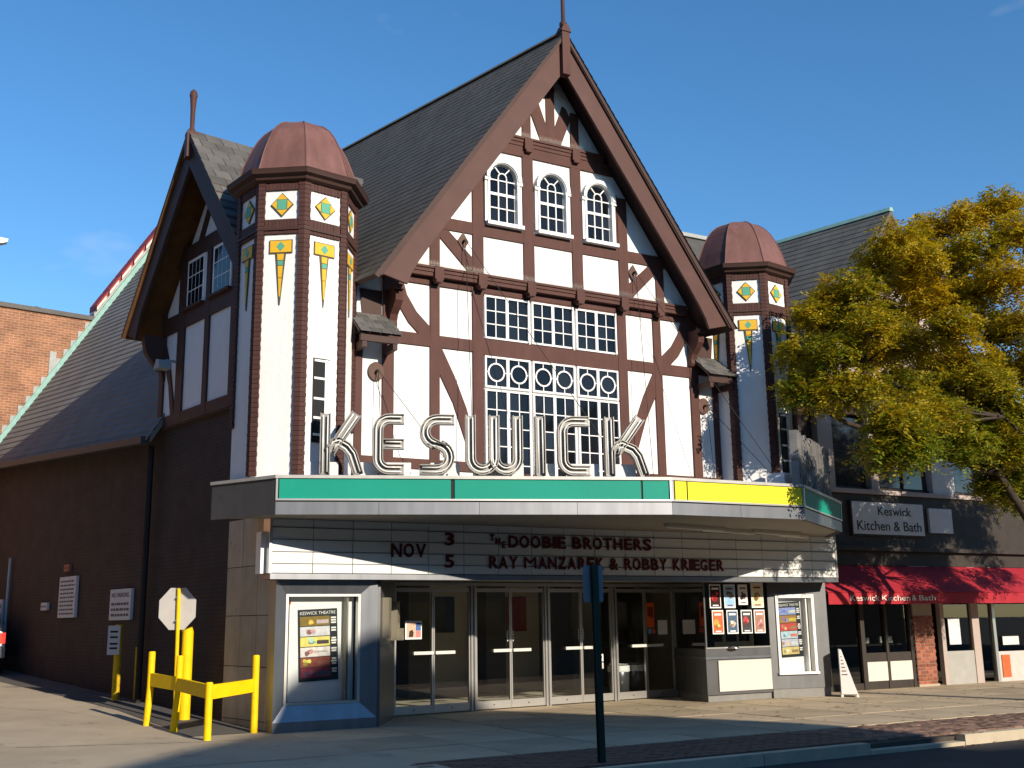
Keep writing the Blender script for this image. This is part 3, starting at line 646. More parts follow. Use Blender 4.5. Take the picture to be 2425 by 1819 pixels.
# tiled corner pier below the marquee
pr_ = MB(FS).box(-1.62, .0, -.25, .02, -.05, 3.45).build('corner_pier', mat('joint_dark', (.07, .06, .05), .9), T)
zs = [0, .14, .95, 1.74, 2.52, 3.3]
for j in range(5):
    for i in range(3):
        MB(FS).box(-1.62+.54*i+.005, -1.62+.54*(i+1)-.005, .0, .032+random.uniform(0, .004), zs[j]+.006, zs[j+1]-.006).build('wall_tile', tilem, pr_)
#PART3
# ================================================================ ENTRANCE (parts of the theatre)
BL, FL, AP, YE, RE = Vector((-6.04, .30, 0)), Vector((-5.42, -.92, 0)), Vector((.22, -3.05, 0)), Vector((2.90, -3.15, 0)), Vector((5.63, -1.35, 0))
ZB, ZT = 3.17, 3.75
DL, DR = Vector((-2.46, 1.61, 0)), Vector((4.36, 2.32, 0))
dang = math.atan2(DR.y-DL.y, DR.x-DL.x); DLEN = (DR-DL).length; FD = fr(DL, dang)
lobby_wall = mat('lobby_wall', (.56, .52, .40), .8, var=.05); lobby_fl = mat('lobby_floor', (.52, .48, .38), .6, var=.1, scale=2)
hd = MB(FD).box(-.6, DLEN+.1, -.12, .03, 2.24, 3.2).build('door_header', mat('header_tan', (.22, .20, .15), .5, metal=.2, var=.1), T)
MB(FD).box(-.05, DLEN+.02, .03, .055, 2.24, 2.30).build('header_trim', alum, hd)
# lobby shell
lb = MB()
lb.box(-5.0, 6.6, 6.3, 6.5, -.05, 3.3); lb.build('lobby_back_wall', lobby_wall, T)
MB().box(-5.0, 6.6, 1.2, 6.4, 3.0, 3.1).build('lobby_ceiling', mat('lobby_ceiling', (.45, .43, .38), .9), T)
MB().box(-4.6, -4.4, 1.4, 6.4, -.05, 3.2).build('lobby_side_wall', lobby_wall, T)
MB().box(6.4, 6.58, 1.4, 6.4, -.05, 3.2).build('lobby_side_wall', lobby_wall, T)
fl = MB().slab([(-4.5, 2.9), (6.5, 2.9), (6.5, 6.4), (-4.5, 6.4)], -.02, .006).build('lobby_floor', lobby_fl, T)
MB(FD).box(-.6, DLEN+1.0, -1.4, -.06, -.012, .008).build('lobby_mat', mat('door_mat', (.46, .42, .34), .8, var=.1), fl)
for x in (-2.2, -.3, 1.6, 3.4, 5.2): MB().box(x, x+.5, 5.6, 6.31, 0, 3.0).build('lobby_column', mat('column_dark', (.10, .09, .07), .7), T)
# doors
N = 8; dw = DLEN/N
for i in range(N+1):
    if i % 2 == 0:
        s = dw*i; MB(FD).box(s-.055, s+.055, -.07, .05, 0, 2.24).build('door_post', alum, T)
        MB(FD).box(s-.012, s+.012, .05, .062, 0, 2.24).build('post_rib', steeld, T)
for i in range(N):
    s0, s1 = dw*i, dw*(i+1)
    if i % 2 == 0: s0 += .06; hs = 1
    else: s1 -= .06; hs = -1
    D = MB(FD)
    a, c = s0+.004, s1-.003
    D.box(a, a+.028, -.025, .02, .02, 2.2).box(c-.028, c, -.025, .02, .02, 2.2).box(a+.028, c-.028, -.025, .018, .02, .16).box(a+.028, c-.028, -.025, .018, 2.13, 2.2)
    D = D.build('door', alum, T)
    MB(FD).add([(a+.028, 0, .16), (c-.028, 0, .16), (c-.028, 0, 2.13), (a+.028, 0, 2.13)], [(0, 1, 2, 3)]).build('door_glass', glass, D, fix=False)
    pb = (a+.36, c-.02) if hs == 1 else (a+.02, c-.36)
    MB(FD).box(pb[0], pb[1], .025, .075, 1.03, 1.085).build('push_bar', mat('bar_white', (.75, .74, .70), .35, metal=.2), D)
    for z in (.09,): MB(FD).lathe((0, 0, 0), [(.0, 0)], 3) if False else MB(FD).box((a+c)/2-.012, (a+c)/2+.012, .018, .026, z-.012, z+.012).build('screw', steeld, D)
    if i in (2, 3, 4, 5):
        sx = c-.06 if hs == 1 else a+.06
        for k in range(4): MB(FD).box(sx-.01, sx+.01, .004, .007, 1.22+.055*k, 1.25+.055*k).build('decal_mark', whitep, D)
# notices stuck on the doors
def notice(name, f, s0, s1, z0, z1, m, label, cat, o=.006, group=None):
    e = thing(name, label, cat, f((s0+s1)/2, o, z0), group); MB(f).box(s0, s1, o, o+.006, z0, z1).build('sheet', m, e); return e
art = lambda n, c: mat('print_'+n, c, .5, var=.25, scale=14)
po = notice('door_poster', FD, .28, .62, 1.30, 1.62, whitep, 'small square white bordered poster on the first glass door', 'poster')
MB(FD).box(.31, .49, .012, .015, 1.33, 1.59).build('portrait_panel', art('skin', (.62, .42, .30)), po); MB(FD).box(.495, .60, .012, .015, 1.45, 1.59).build('blue_panel', art('blue', (.07, .14, .35)), po); MB(FD).box(.495, .60, .012, .015, 1.33, 1.447).build('pink_panel', art('pink', (.6, .22, .2)), po)
MB(FD).prism([(.35, 1.34), (.44, 1.34), (.45, 1.42), (.42, 1.47), (.36, 1.44)], .015, .017).build('dark_shape', art('darkbrown', (.05, .03, .025)), po)
pn = notice('number_notice', FD, 4.66, 4.84, .78, .92, whitep, 'white house number notice on the door beside the green pole', 'notice')
text('29', .09, FD, 4.75, .013, .805, 'digits', black, pn, ext=.001)
notice('mail_plate', FD, 4.64, 4.84, .64, .755, cream, 'beige plate under the house number notice', 'plate')
pn = notice('orange_sticker', FD, 6.04, 6.26, 1.42, 1.92, mat('orange', (.75, .13, .03), .5), 'orange tall sticker on the last glass door', 'sticker'); MB(FD).prism([(6.07, 1.66), (6.23, 1.60), (6.23, 1.84), (6.07, 1.84)], .012, .014).build('dark_mark', art('dkred', (.2, .03, .02)), pn)
notice('blue_round_sticker', FD, 6.08, 6.165, 1.30, 1.39, mat('skyblue', (.1, .4, .7), .4), 'small light blue sticker under the orange one', 'sticker')
notice('red_round_sticker', FD, 6.19, 6.275, 1.30, 1.39, mat('redst', (.6, .08, .06), .4), 'small red sticker under the orange one', 'sticker')
notice('white_notice', FD, 6.36, 6.62, 1.27, 1.56, whitep, 'blank white paper notice on the last glass door', 'notice')
# posters inside the lobby
FB = fr((0, 6.3, 0), 0)
for x, c, lab in ((-1.0, (.06, .07, .10), 'dark poster on the lobby wall behind the first door pair'), (.6, (.05, .06, .08), 'dark poster on the lobby wall left of the red one'), (2.5, (.35, .05, .03), 'red poster on the lobby wall behind the doors')):
    pn = notice('lobby_poster', FB, x, x+.55, 1.35, 2.15, mat('lp%d' % int(x*10), c, .5, var=.4, scale=6), lab, 'poster', .01, 'posters on the lobby wall')
# waste bins with bags just inside the doors
for k, (s, o_) in enumerate(((5.72, -.55), (6.25, -.62))):
    c = FD(s, o_, .02); bn = thing('waste_bin', ('grey steel waste bin with white bag, nearer the door meeting stiles', 'grey steel waste bin with white bag, beside the ticket booth wall')[k], 'bin', c, 'waste bins inside the doors')
    MB().lathe((c.x, c.y, .009), [(.2, 0), (.215, .4), (.22, .66), (.2, .67)], 18).build('bin_body', mat('bin_grey', (.10, .105, .11), .3, metal=.5), bn, smooth=True)
    MB().lathe((c.x, c.y, .55), [(.224, -.02), (.232, .0), (.228, .1), (.19, .135), (.17, .08)], 14).build('bag_rim', mat('bag_white', (.8, .82, .82), .3), bn)
# wall between left case and doors, with its little boxes
b = MB(); b.hexa([(-3.38, .14, 0), (-3.3, .12, 0), (-2.4, 1.58, 0), (-2.52, 1.66, 0)], [(-3.38, .14, 2.4), (-3.3, .12, 2.4), (-2.4, 1.58, 2.4), (-2.52, 1.66, 2.4)]); b.build('splayed_wall', steeld, T)
rang = math.atan2(1.46, .9); FRr = fr((-3.3, .12, 0), rang)
jb = MB(FRr).box(.25, .55, .0, .1, 1.35, 2.0).build('steel_box', mat('box_tan', (.30, .27, .2), .4, metal=.4), T)
MB(FRr).box(1.15, 1.45, .0, .12, 1.3, 1.95).build('steel_box', mat('box_tan', (1, 1, 1)), T)
MB(FRr).box(1.2, 1.42, .12, .2, 1.3, 1.5).build('pull_handle', mat('box_tan', (1, 1, 1)), T)
MB().box(-5.02, 6.6, .30, .55, 2.64, 3.2).build('lintel_beam', darkin, T)

# ---------------------------------------------------------------- poster cases
def poster(f, cs, cz, w, h, e, rows, tilt=0, o=0.0):
    """big event poster: title, rows of pictures with dates"""
    def G(s, oo, z): return f(cs+(s)*math.cos(tilt)-(z)*math.sin(tilt)*1, o+oo, cz+z*math.cos(tilt)+s*math.sin(tilt))
    MB(G).box(-w/2, w/2, 0, .006, -h/2, h/2).build('poster_sheet', mat('poster_black', (.015, .02, .025), .5), e)
    text('KESWICK THEATRE', h*.045, G, 0, .008, h/2-h*.075, 'poster_title', whitep, e, ext=.001, w=w*.9)
    n = len(rows); rh = (h*.86)/n
    for i, (c1, c2, c3, tx) in enumerate(rows):
        z1 = h/2-h*.10-i*rh; z0 = z1-rh*.92; x0 = -w/2+w*.05; x1 = w/2-w*.20
        MB(G).box(x0, x1, .006, .009, z0, z1).build('picture_panel', art('r%d%d' % (i, int(c1[0]*97)), c1), e)
        for bq in range(3):
            bx = x0+w*random.uniform(.05, .36); bz = z0+rh*random.uniform(.3, .6); n5 = random.randint(5, 8)
            MB(G).prism([(bx+w*.075*random.uniform(.6, 1.2)*math.cos(6.283*t/n5), bz+rh*.25*random.uniform(.6, 1.2)*math.sin(6.283*t/n5)) for t in range(n5)], .009, .011+.001*bq).build('picture_shape', art('s%d%d%d' % (i, int(c2[0]*97), bq), tuple(min(.8, v*(1, .55, 1.5)[bq]) for v in c2)), e)
        MB(G).box(x0+.42*w, x1-.03*w, .009, .011, z0+.2*rh, z1-.35*rh).build('picture_band', art('b%d%d' % (i, int(c3[0]*97)), c3), e)
        if tx: text(tx, rh*.2, G, (x0+x1)/2+.14*w, .012, z0+rh*.38, 'picture_text', mat('ink', (.12, .05, .05), .6), e, ext=.001, w=w*.34)
        for k in range(2 if i % 2 else 3):
            wv = random.uniform(.10, .15)*w
            MB(G).box(w/2-.10*w-wv/2, w/2-.10*w+wv/2, .006, .009, z1-rh*(.28+.24*k), z1-rh*(.12+.24*k)).build('date_text', whitep, e)
rowsL = [((.22, .15, .03), (.55, .35, .06), (.5, .4, .4), None), ((.6, .62, .66), (.45, .25, .25), (.66, .67, .7), None), ((.75, .66, .18), (.3, .5, .4), (.06, .05, .05), None), ((.72, .68, .66), (.4, .22, .2), (.72, .69, .68), 'JOAN BAEZ'), ((.28, .07, .05), (.65, .55, .10), (.35, .12, .10), None), ((.22, .03, .06), (.13, .06, .12), (.05, .08, .13), None)]
rowsR = [((.25, .33, .62), (.16, .2, .55), (.55, .6, .6), None), ((.35, .2, .07), (.2, .18, .4), (.6, .5, .06), None), ((.55, .07, .05), (.7, .3, .2), (.35, .2, .1), None), ((.45, .6, .7), (.3, .5, .65), (.6, .2, .15), None), ((.5, .5, .62), (.7, .4, .2), (.6, .65, .7), None), ((.62, .5, .2), (.6, .52, .35), (.3, .2, .08), None)]
FLc = fr((0, .1, 0), 0)
lc = thing('poster_case', 'wide brushed steel poster case by the yellow barrier posts', 'poster case', (-4.2, .1, 0))
def ringframe(f, x0, x1, z0, z1, a0, a1, c0, c1, o_out, o_in):   # bevelled picture frame
    b = MB(f); Q = [(x0, z0), (x1, z0), (x1, z1), (x0, z1)]; q = [(a0, c0), (a1, c0), (a1, c1), (a0, c1)]
    V = [(s, o_out, z) for s, z in Q]+[(s, o_in, z) for s, z in q]+[(s, -.5, z) for s, z in Q]
    b.add(V, [(i, (i+1) % 4, 4+(i+1) % 4, 4+i) for i in range(4)]+[(i, (i+1) % 4, 8+(i+1) % 4, 8+i) for i in range(4)]); return b
FR4 = []
for k in range(4):     # four mitred frame pieces
    Q = [(-5.06, .15), (-3.38, .15), (-3.38, 2.29), (-5.06, 2.29)]; q = [(-4.87, .385), (-3.64, .385), (-3.64, 2.05), (-4.87, 2.05)]
    i, j = k, (k+1) % 4
    b = MB(FLc); b.add([(Q[i][0], .05, Q[i][1]), (Q[j][0], .05, Q[j][1]), (q[j][0], -.03, q[j][1]), (q[i][0], -.03, q[i][1]), (Q[i][0], -.3, Q[i][1]), (Q[j][0], -.3, Q[j][1]), (q[j][0], -.3, q[j][1]), (q[i][0], -.3, q[i][1])], [(0, 1, 2, 3), (0, 1, 5, 4), (3, 2, 6, 7), (0, 3, 7, 4), (1, 2, 6, 5), (4, 5, 6, 7)]); b.build('frame', steel, lc)
b = MB(FLc); b.box(-5.06, -3.38, -.3, .05, 0, .146); b.build('plinth', steel, lc)
b = MB(FLc); b.box(-4.87, -4.83, -.13, -.02, .385, 2.05).box(-3.68, -3.64, -.13, -.02, .385, 2.05).box(-4.83, -3.68, -.13, -.02, .385, .42).box(-4.83, -3.68, -.13, -.02, 2.015, 2.05); b.build('inner_frame', alum, lc)
MB(FLc).box(-4.83, -3.68, -.3, -.22, .42, 2.015).build('backing_board', mat('case_white', (.84, .85, .86), .5, var=.02), lc)
MB(FLc).box(-3.86, -3.83, -.22, -.06, .42, 2.015).build('door_stile', mat('stile_tan', (.45, .43, .36), .5), lc)
MB(FLc).box(-5.0, -3.40, -.31, -.29, .1, 2.25).build('case_back', steeld, lc)
MB(FLc).add([(-4.83, -.06, .42), (-3.68, -.06, .42), (-3.68, -.06, 2.015), (-4.83, -.06, 2.015)], [(0, 1, 2, 3)]).build('case_glass', glass, lc, fix=False)
ps = thing('event_poster', 'long black event poster with six colour pictures in the wide steel case', 'poster', FLc(-4.28, -.21, .73))
poster(FLc, -4.27, 1.275, .65, 1.10, ps, rowsL, rad(2.2), -.215)
MB(FLc).box(-4.78, -4.73, -.22, -.21, 1.9, 1.95).build('red_tab', mat('redtab', (.6, .08, .03), .5), lc)
# right steel block with narrower case
FRc_ = fr((5.40, .59, 0), math.atan2(-.30, 1.32)); FRc = lambda s, o, z: FRc_((s-5.13)*.855, o, z)
rcz = thing('poster_case', 'narrow white poster case in dull steel block beside the ticket booth', 'poster case', (5.9, .25, 0))
b = MB(FRc); b.box(5.13, 5.32, -.8, 0, .18, 2.36).box(6.36, 6.72, -.8, 0, .18, 2.36).box(5.32, 6.36, -.8, 0, .18, .46).box(5.32, 6.36, -.8, 0, 2.04, 2.36); b.build('steel_cladding', steeld, rcz)
MB(FRc).box(5.16, 6.70, -.8, -.02, 0, .178).build('plinth', mat('plinth_grey', (.22, .215, .2), .6, var=.15), rcz)
b = MB(FRc); b.box(5.32, 5.39, -.12, .03, .50, 2.04).box(6.29, 6.36, -.12, .03, .50, 2.04).box(5.39, 6.29, -.12, .03, 1.97, 2.04).box(5.30, 6.38, -.12, .06, .455, .5); b.build('frame', whitep, rcz)
MB(FRc).box(5.39, 6.29, -.2, -.14, .5, 1.97).build('backing_board', mat('case_white', (1, 1, 1)), rcz)
MB(FRc).box(6.16, 6.19, -.14, -.02, .5, 1.97).build('door_stile', whitep, rcz)
MB(FRc).add([(5.39, -.03, .5), (6.29, -.03, .5), (6.29, -.03, 1.97), (5.39, -.03, 1.97)], [(0, 1, 2, 3)]).build('case_glass', glass, rcz, fix=False)
ps = thing('event_poster', 'long event poster with six colour pictures in the narrow white case', 'poster', FRc(5.78, -.13, .79))
poster(FRc, 5.79, 1.34, .60, 1.10, ps, rowsR, rad(2.0), -.135)
# ---------------------------------------------------------------- ticket booth
bt = thing('ticket_booth', 'steel ticket booth with cream panel and dark window full of posters', 'ticket booth', (4.5, .9, 0))
FBo = fr((0, .6, 0), 0)
bp = [(3.74, .6), (5.41, .6), (5.41, 2.3), (4.30, 2.28)]
def shell(z0, z1, m, name, ins=0): return MB().slab([(bp[0][0]+ins, bp[0][1]+ins), (bp[1][0], bp[1][1]+ins), bp[2], (bp[3][0]+ins, bp[3][1])], z0, z1).build(name, m, bt)
shell(0, .13, mat('plinth_grey', (1, 1, 1)), 'plinth', .05); shell(.132, .80, steeld, 'lower_cladding'); shell(.802, .85, steel, 'counter_edge', -.03); shell(.852, 1.0, steeld, 'counter_band', -.01)
shell(2.32, 2.62, steeld, 'top_band')
MB(FBo).box(4.02, 5.38, .0, .03, .19, .775).build('cream_panel', cream, bt)
MB(FBo).box(3.74, 5.40, -.02, .02, 1.002, 1.03).build('sill', alum, bt)
b = MB(FBo); b.add([(3.78, 0, 1.03), (5.38, 0, 1.03), (5.38, 0, 2.32), (3.78, 0, 2.32)], [(0, 1, 2, 3)]); b.build('window_glass', glassd, bt, fix=False)
b = MB(); b.add([(3.76, .62, 1.0), (4.30, 2.27, 1.0), (4.30, 2.27, 2.32), (3.76, .62, 2.32)], [(0, 1, 2, 3)]); b.build('side_glass', glassd, bt, fix=False)
MB(FBo).box(3.74, 3.775, -.02, .01, 1.03, 2.32).build('corner_post', steeld, bt)
MB().slab([(4.3, 1.0), (5.35, 1.0), (5.35, 2.2), (4.5, 2.2)], 1.0, 2.3).build('booth_interior', darkin, bt)
b = MB(FBo); b.v = []; b.lathe((0, 0, 0), [(.0, .0)], 3) if False else None
MB().lathe((4.40, .57, 1.0), [(.14, 0), (.13, .02), (.08, .045), (.02, .05)], 16).build('speak_dish', mat('chrome', (.9, .9, .9), .12, metal=1), bt, smooth=True)
pl = [((.035, .01, .01), (.55, .03, .03), 'black poster with a red shape'), ((.30, .52, .75), (.18, .14, .12), 'light blue poster with small figures'), ((.75, .72, .72), (.10, .05, .05), 'white poster with small dark square'), ((.72, .60, .42), (.35, .22, .06), 'tan poster with brown figure'),
      ((.60, .13, .05), (.75, .34, .08), 'orange and red poster'), ((.07, .12, .2), (.6, .45, .35), 'dark blue poster with pale round face shape'), ((.05, .055, .06), (.45, .06, .06), 'charcoal poster with red patch'), ((.38, .2, .15), (.62, .25, .25), 'brown poster with pink round shape')]
for i, (c1, c2, lab) in enumerate(pl):
    r_, k = divmod(i, 4); s0 = 3.90+k*.37-(.03 if k == 3 else 0); w = .285; z0 = (1.78 if r_ == 0 else 1.28); h = .46
    if i == 2: w, h, z0 = .24, .40, 1.84
    if i == 3: w, h = .32, .49
    s0 -= .04*(r_ == 0)-.03
    e = notice('booth_poster', FBo, s0, s0+w, z0, z0+h, whitep, lab+' in the booth window', 'poster', .008, 'posters in the ticket booth window')
    MB(FBo).box(s0+.02, s0+w-.02, .014, .017, z0+.025, z0+h-.025).build('print', art('p%d' % i, c1), e)
    for bq in range(3):
        bx = s0+w*random.uniform(.35, .65); bz = z0+h*random.uniform(.3, .62); n5 = random.randint(5, 9); sc5 = (.30, .2, .13)[bq]
        MB(FBo).prism([(bx+w*sc5*random.uniform(.6, 1.1)*math.cos(6.283*t/n5), bz+h*sc5*.6*random.uniform(.6, 1.1)*math.sin(6.283*t/n5)) for t in range(n5)], .017, .019+.001*bq).build('figure_shape', art('f%d%d' % (i, bq), tuple(min(.8, v*(1, .4, 1.7)[bq]) for v in c2)), e)
    MB(FBo).box(s0+w*.2, s0+w*.8, .017, .019, z0+h*.78, z0+h*.86).build('title_bar', whitep if sum(c1) < 1 else art('tb', (.2, .05, .05)), e)
    MB(FBo).box(s0+w*.25, s0+w*.75, .017, .019, z0+h*.09, z0+h*.14).build('text_bar', whitep if sum(c1) < 1 else art('tb', (.2, .05, .05)), e)
FSd = fr((3.755, .6, 0), math.atan2(1.66, .55)); FSd2 = lambda s, o, z: FSd(s, o, z)
SA = math.atan2(-(2.28-.6), -(4.30-3.74)); FSd = fr((4.30, 2.28, 0), SA)
for s0, s1, z0, z1, c, lab in ((.3, .6, 1.95, 2.2, (.35, .34, .25), 'beige card in the booth side window'), (.7, 1.0, 1.4, 1.7, (.08, .2, .4), 'blue leaflet in the booth side window'), (.25, .55, 1.15, 1.4, (.45, .5, .5), 'pale leaflet in the booth side window'), (.75, 1.0, 1.12, 1.36, (.4, .38, .33), 'grey leaflet in the booth side window')):
    notice('window_card', FSd, s0, s1, z0, z1, art('wc%d' % int(s0*100), c), lab, 'leaflet', -.03, 'cards in the booth side window')

# ================================================================ LETTER BOARD
lbd = thing('letter_board', 'long white changeable letter board with dark red words under the marquee', 'letter board', (.7, 0, 2.3))
FBd = fr((0, .0, 0), 0); OB = .12
MB(FBd).box(-5.2, 6.66, -.3, OB-.03, 2.36, 3.2).build('board_back', black, lbd)
MB(FBd).box(-5.22, 6.68, -.32, OB+.02, 2.27, 2.355).build('bottom_trim', steel, lbd)
b = MB(FBd); b.box(-5.24, -5.2, -.2, OB+.01, 2.36, 3.2); b.build('end_trim', alum, lbd)
b = MB(FBd); b.box(-5.32, -5.24, -.3, -.05, 2.36, 3.0); b.build('end_box', whitep, lbd)
MB(FBd).box(6.66, 6.70, -.2, OB+.01, 2.36, 3.2).build('end_trim', alum, lbd)
rows = [2.362, 2.51, 2.69, 2.875, 3.06, 3.19]
x = -5.2; n = 18; cw = 11.86/n
for i in range(n):
    for j in range(5):
        MB(FBd).box(-5.2+cw*i+.006, -5.2+cw*(i+1)-.006, OB-.03, OB+random.uniform(-.003, .002), rows[j]+.006, rows[j+1]-.006).build('board_panel', boardw, lbd)
for z in rows[1:5]: MB(FBd).box(-5.2, 6.66, OB, OB+.012, z-.006, z+.004).build('letter_rail', steeld, lbd)
def word(body, s, z, h, w):     # each character its own piece
    cu = [(c, {'I': .32, ' ': .38, 'M': 1.12, 'W': 1.1, '&': .9, '3': .72, '5': .72, 'E': .72}.get(c, .8)) for c in body]; tot = sum(k for _, k in cu); p = s
    for c, k in cu:
        cwid = w*k/tot
        if c != ' ': text(c, h, FBd, p+cwid*.44, OB+.018, z, 'board_letter', letterr, lbd, ext=.006, w=cwid*.86, bold=(.0 if c == 'M' else .008))
        p += cwid
def bpt(x, y): q = ony(x, y, -OB-.02); return q.x, q.z
x0, z0 = bpt(845, 1202); x1, _ = bpt(924, 1202); word('NOV', x0, z0, .21, x1-x0)
for t, yb in (('3', 1177), ('5', 1225)):
    x0, z0 = bpt(961, yb); x1, _ = bpt(985, yb); word(t, x0, z0, .20, x1-x0)
x0, z0 = bpt(1058, 1180); x1, _ = bpt(1090, 1180)
for k, c in enumerate('THE'): text(c, .10, FBd, x0+.05+.11*k, OB+.018, z0+.10-.06*k, 'board_letter', letterr, lbd, ext=.006, bold=.006)
x0, z0 = bpt(1098, 1182); x1, _ = bpt(1410, 1182); word('DOOBIE BROTHERS', x0, z0, .20, x1-x0)
x0, z0 = bpt(1055, 1227); x1, _ = bpt(1565, 1227); word('RAY MANZAREK & ROBBY KRIEGER', x0, z0, .20, x1-x0)

# ================================================================ MARQUEE
mq = thing('marquee', 'marquee canopy with green and yellow fascia panels over the entrance', 'marquee', (0, -1.5, ZB))
plan = [BL, FL, AP, YE, RE, Vector((6.6, -.03, 0)), Vector((-5.26, -.03, 0))]
ins = lambda d: [(p.x+(d if p.x < -3 else -d if p.x > 4 else 0), p.y+(d if p.y < -.5 else 0)) for p in plan]
MB().slab(ins(.05), 3.60, 3.68).build('deck', mat('deck_grey', (.35, .34, .32), .8, var=.15), mq)
MB().slab(ins(.04), ZB+.02, ZB+.06).build('soffit', mat('soffit_cream', (.30, .28, .24), .7, var=.06), mq)
def edge(A, B, segs, first=0, plain=False):
    ang = math.atan2(B.y-A.y, B.x-A.x); L = (B-A).length; f = fr(A, ang)
    MB(f).box(.03, L-.03, -.1, -.012, ZB+.01, ZT-.01).build('fascia_core', black, mq)
    if plain:
        MB(f).box(0, L, -.012, .0, ZB, ZT-.045).build('side_sheet', steeld, mq)
    else:
        n = max(1, round(L/1.6))
        for i in range(n): MB(f).box(L*i/n+.003, L*(i+1)/n-.003, -.012, random.uniform(0, .002), ZB, ZB+.185).build('steel_band', steel, mq)
        MB(f).box(0, L, -.012, .018, ZB+.205, ZB+.232).build('lower_trim', alum, mq)
        for a, c, m in segs: MB(f).box(a*L+.012, c*L-.012, -.012, .004, ZB+.234, ZT-.052).build('fascia_panel', m, mq)
        for x in (0, L-.03): MB(f).box(x, x+.03, -.01, .016, ZB+.232, ZT-.05).build('panel_stile', alum, mq)
    MB(f).box(-.01, L+.01, -.06, .028, ZT-.048, ZT).build('top_trim', trimal, mq)
    return f, L
edge(BL, FL, [], plain=True)
F1, L1 = edge(FL, AP, [(.006, .43, greenp), (.436, .92, greenp), (.9215, .994, greenp)])
edge(AP, YE, [(.02, .11, yellowp), (.1105, .99, yellowp)])
F3, L3 = edge(YE, RE, [(.0, 1, greenp)])
edge(RE, Vector((6.6, -.03, 0)), [], plain=True)
# fluorescent battens under the soffit
for k, (x, y, l_) in enumerate(((1.2, -1.6, 1.6), (2.3, -1.2, 1.6), (3.6, -1.1, 1.5), (4.6, -.7, 1.0))):
    e = Vector((math.cos(rad(12)), math.sin(rad(12)), 0)); f = fr((x, y, 0), rad(12))
    B_ = MB(f).box(0, l_, -.05, .05, ZB-.035, ZB+.018).build('light_batten', mat('batten', (.55, .52, .45), .5), mq)
    MB(f).tube([(.04, .0, ZB-.05), (l_-.04, 0, ZB-.05)], .015, 8).build('lamp_tube', whitep, B_)

# ================================================================ NEON LETTERS
H = .93; CW = .155
def strokes(c, w):
    h = CW/2; r = .17
    bot, top = h, H-h; l, rt = h, w-h
    C_ = [(w, top)]+arc(l+r, top-r, r, 90, 180)+arc(l+r, bot+r, r, 180, 270)+[(w, bot)]
    if c == 'I': return [[(w/2, 0), (w/2, H)]]
    if c == 'C': return [C_]
    if c == 'E': return [C_, [(l+h, H*.50), (w, H*.50)]]
    if c == 'S':
        m = H*.5; q = (top-m)/2
        return [[(w, top)]+arc(l+q, top-q, q, 90, 270, 10)+arc(rt-q, m-q, q, 90, -90, 10)+[(0, bot)]]
    if c == 'W':
        m = w/2; q = (m-l)/2*.98
        return [[(l, H)]+arc(l+q, bot+q, q, 180, 360, 9)+[(m-.004, H)], [(m+.004, H)]+arc(rt-q, bot+q, q, 180, 360, 9)+[(rt, H)]]
    if c == 'K': return [[(l, 0), (l, H)], [(l+h, H*.36), (w-.06, H)], [(l+h*1.2, H*.40), (l+.14, H*.50), (l+.2, H*.52), (w-.2, H*.44), (w-.12, H*.33), (w-.02, 0)]]
def neon(f, s0, c, w, par, o0=-.02):
    G = lambda s, o, z: f(s0+s, o0+o, ZT+.03+z)
    dep = .13; hw = CW/2
    le = None
    for i, p in enumerate(strokes(c, w)):
        b = MB(G); b.sweep(p, [(-hw, 0), (-hw, dep), (-hw+.014, dep), (-hw+.014, .05+.002*i), (hw-.014, .05+.002*i), (hw-.014, dep), (hw, dep), (hw, 0)])
        if le is None: le = b.build('neon_letter', chan, par)
        else: b.build('channel', chan, le)
        P = [Vector(q) for q in p]
        for s_ in (-.034, .034):
            t = []; n = len(p)
            for k in range(n):
                a = P[max(0, k-1)]; q = P[k]; e = P[min(n-1, k+1)]; d = (e-a).normalized(); nn = Vector((-d.y, d.x))
                pp = q+nn*s_
                if k == 0: pp += d*.035
                if k == n-1: pp -= d*.035
                t.append((pp.x, .095, pp.y))
            MB(G).tube(t, .0125, 6).build('neon_tube', neonm, le, smooth=True)
    return le
n1 = thing('neon_sign', 'row of large silver channel letters with neon tubes above the long green panels', 'sign', F1(3.1, -.02, ZT))
slots = [('K', .62, .60), ('E', 1.41, .47), ('S', 2.12, .53), ('W', 2.82, .89), ('I', 3.91, .155), ('C', 4.26, .51), ('K', 5.01, .65)]
for c, s, w in slots: neon(F1, s, c, w, n1, -.20)
box_w = mat('raceway_white', (.70, .71, .70), .6, var=.06, dirt=((.3, .24, .15), .64, 5, .6))
for a, c in ((.30, .9), (1.15, 2.0), (2.3, 2.75), (3.0, 3.75), (3.98, 4.25), (4.5, 4.95), (5.2, 5.55)): MB(F1).box(a, c, -.62, -.30, ZT-.1, ZT+.24).build('raceway_box', box_w, n1)
for _, s, w in slots:
    for k in (.2, .8): MB(F1).tube([(s+w*k, -.2, ZT-.06), (s+w*k, -.2, ZT+.06)], .014, 6).build('letter_foot', chanside, n1)
n2 = thing('neon_sign', 'channel letter neon sign seen edge-on over the short green panel by the tree', 'sign', F3(1.6, -.02, ZT))
for c, s, w in slots:
    k = (L3-.15)/5.75; neon(F3, .1+(s-.55)*k, c, max(.1, w*k*.9), n2, -.20)
MB(F3).box(.1, L3-.1, -.62, -.32, ZT-.1, ZT+.24).build('raceway_box', box_w, n2)
vb = MB().box(3.75, 3.98, -1.75, -1.5, 3.68, 4.0).build('roof_vent_box', whitep); tag(vb, 'small white box standing on the marquee deck near the right tower', 'vent box')

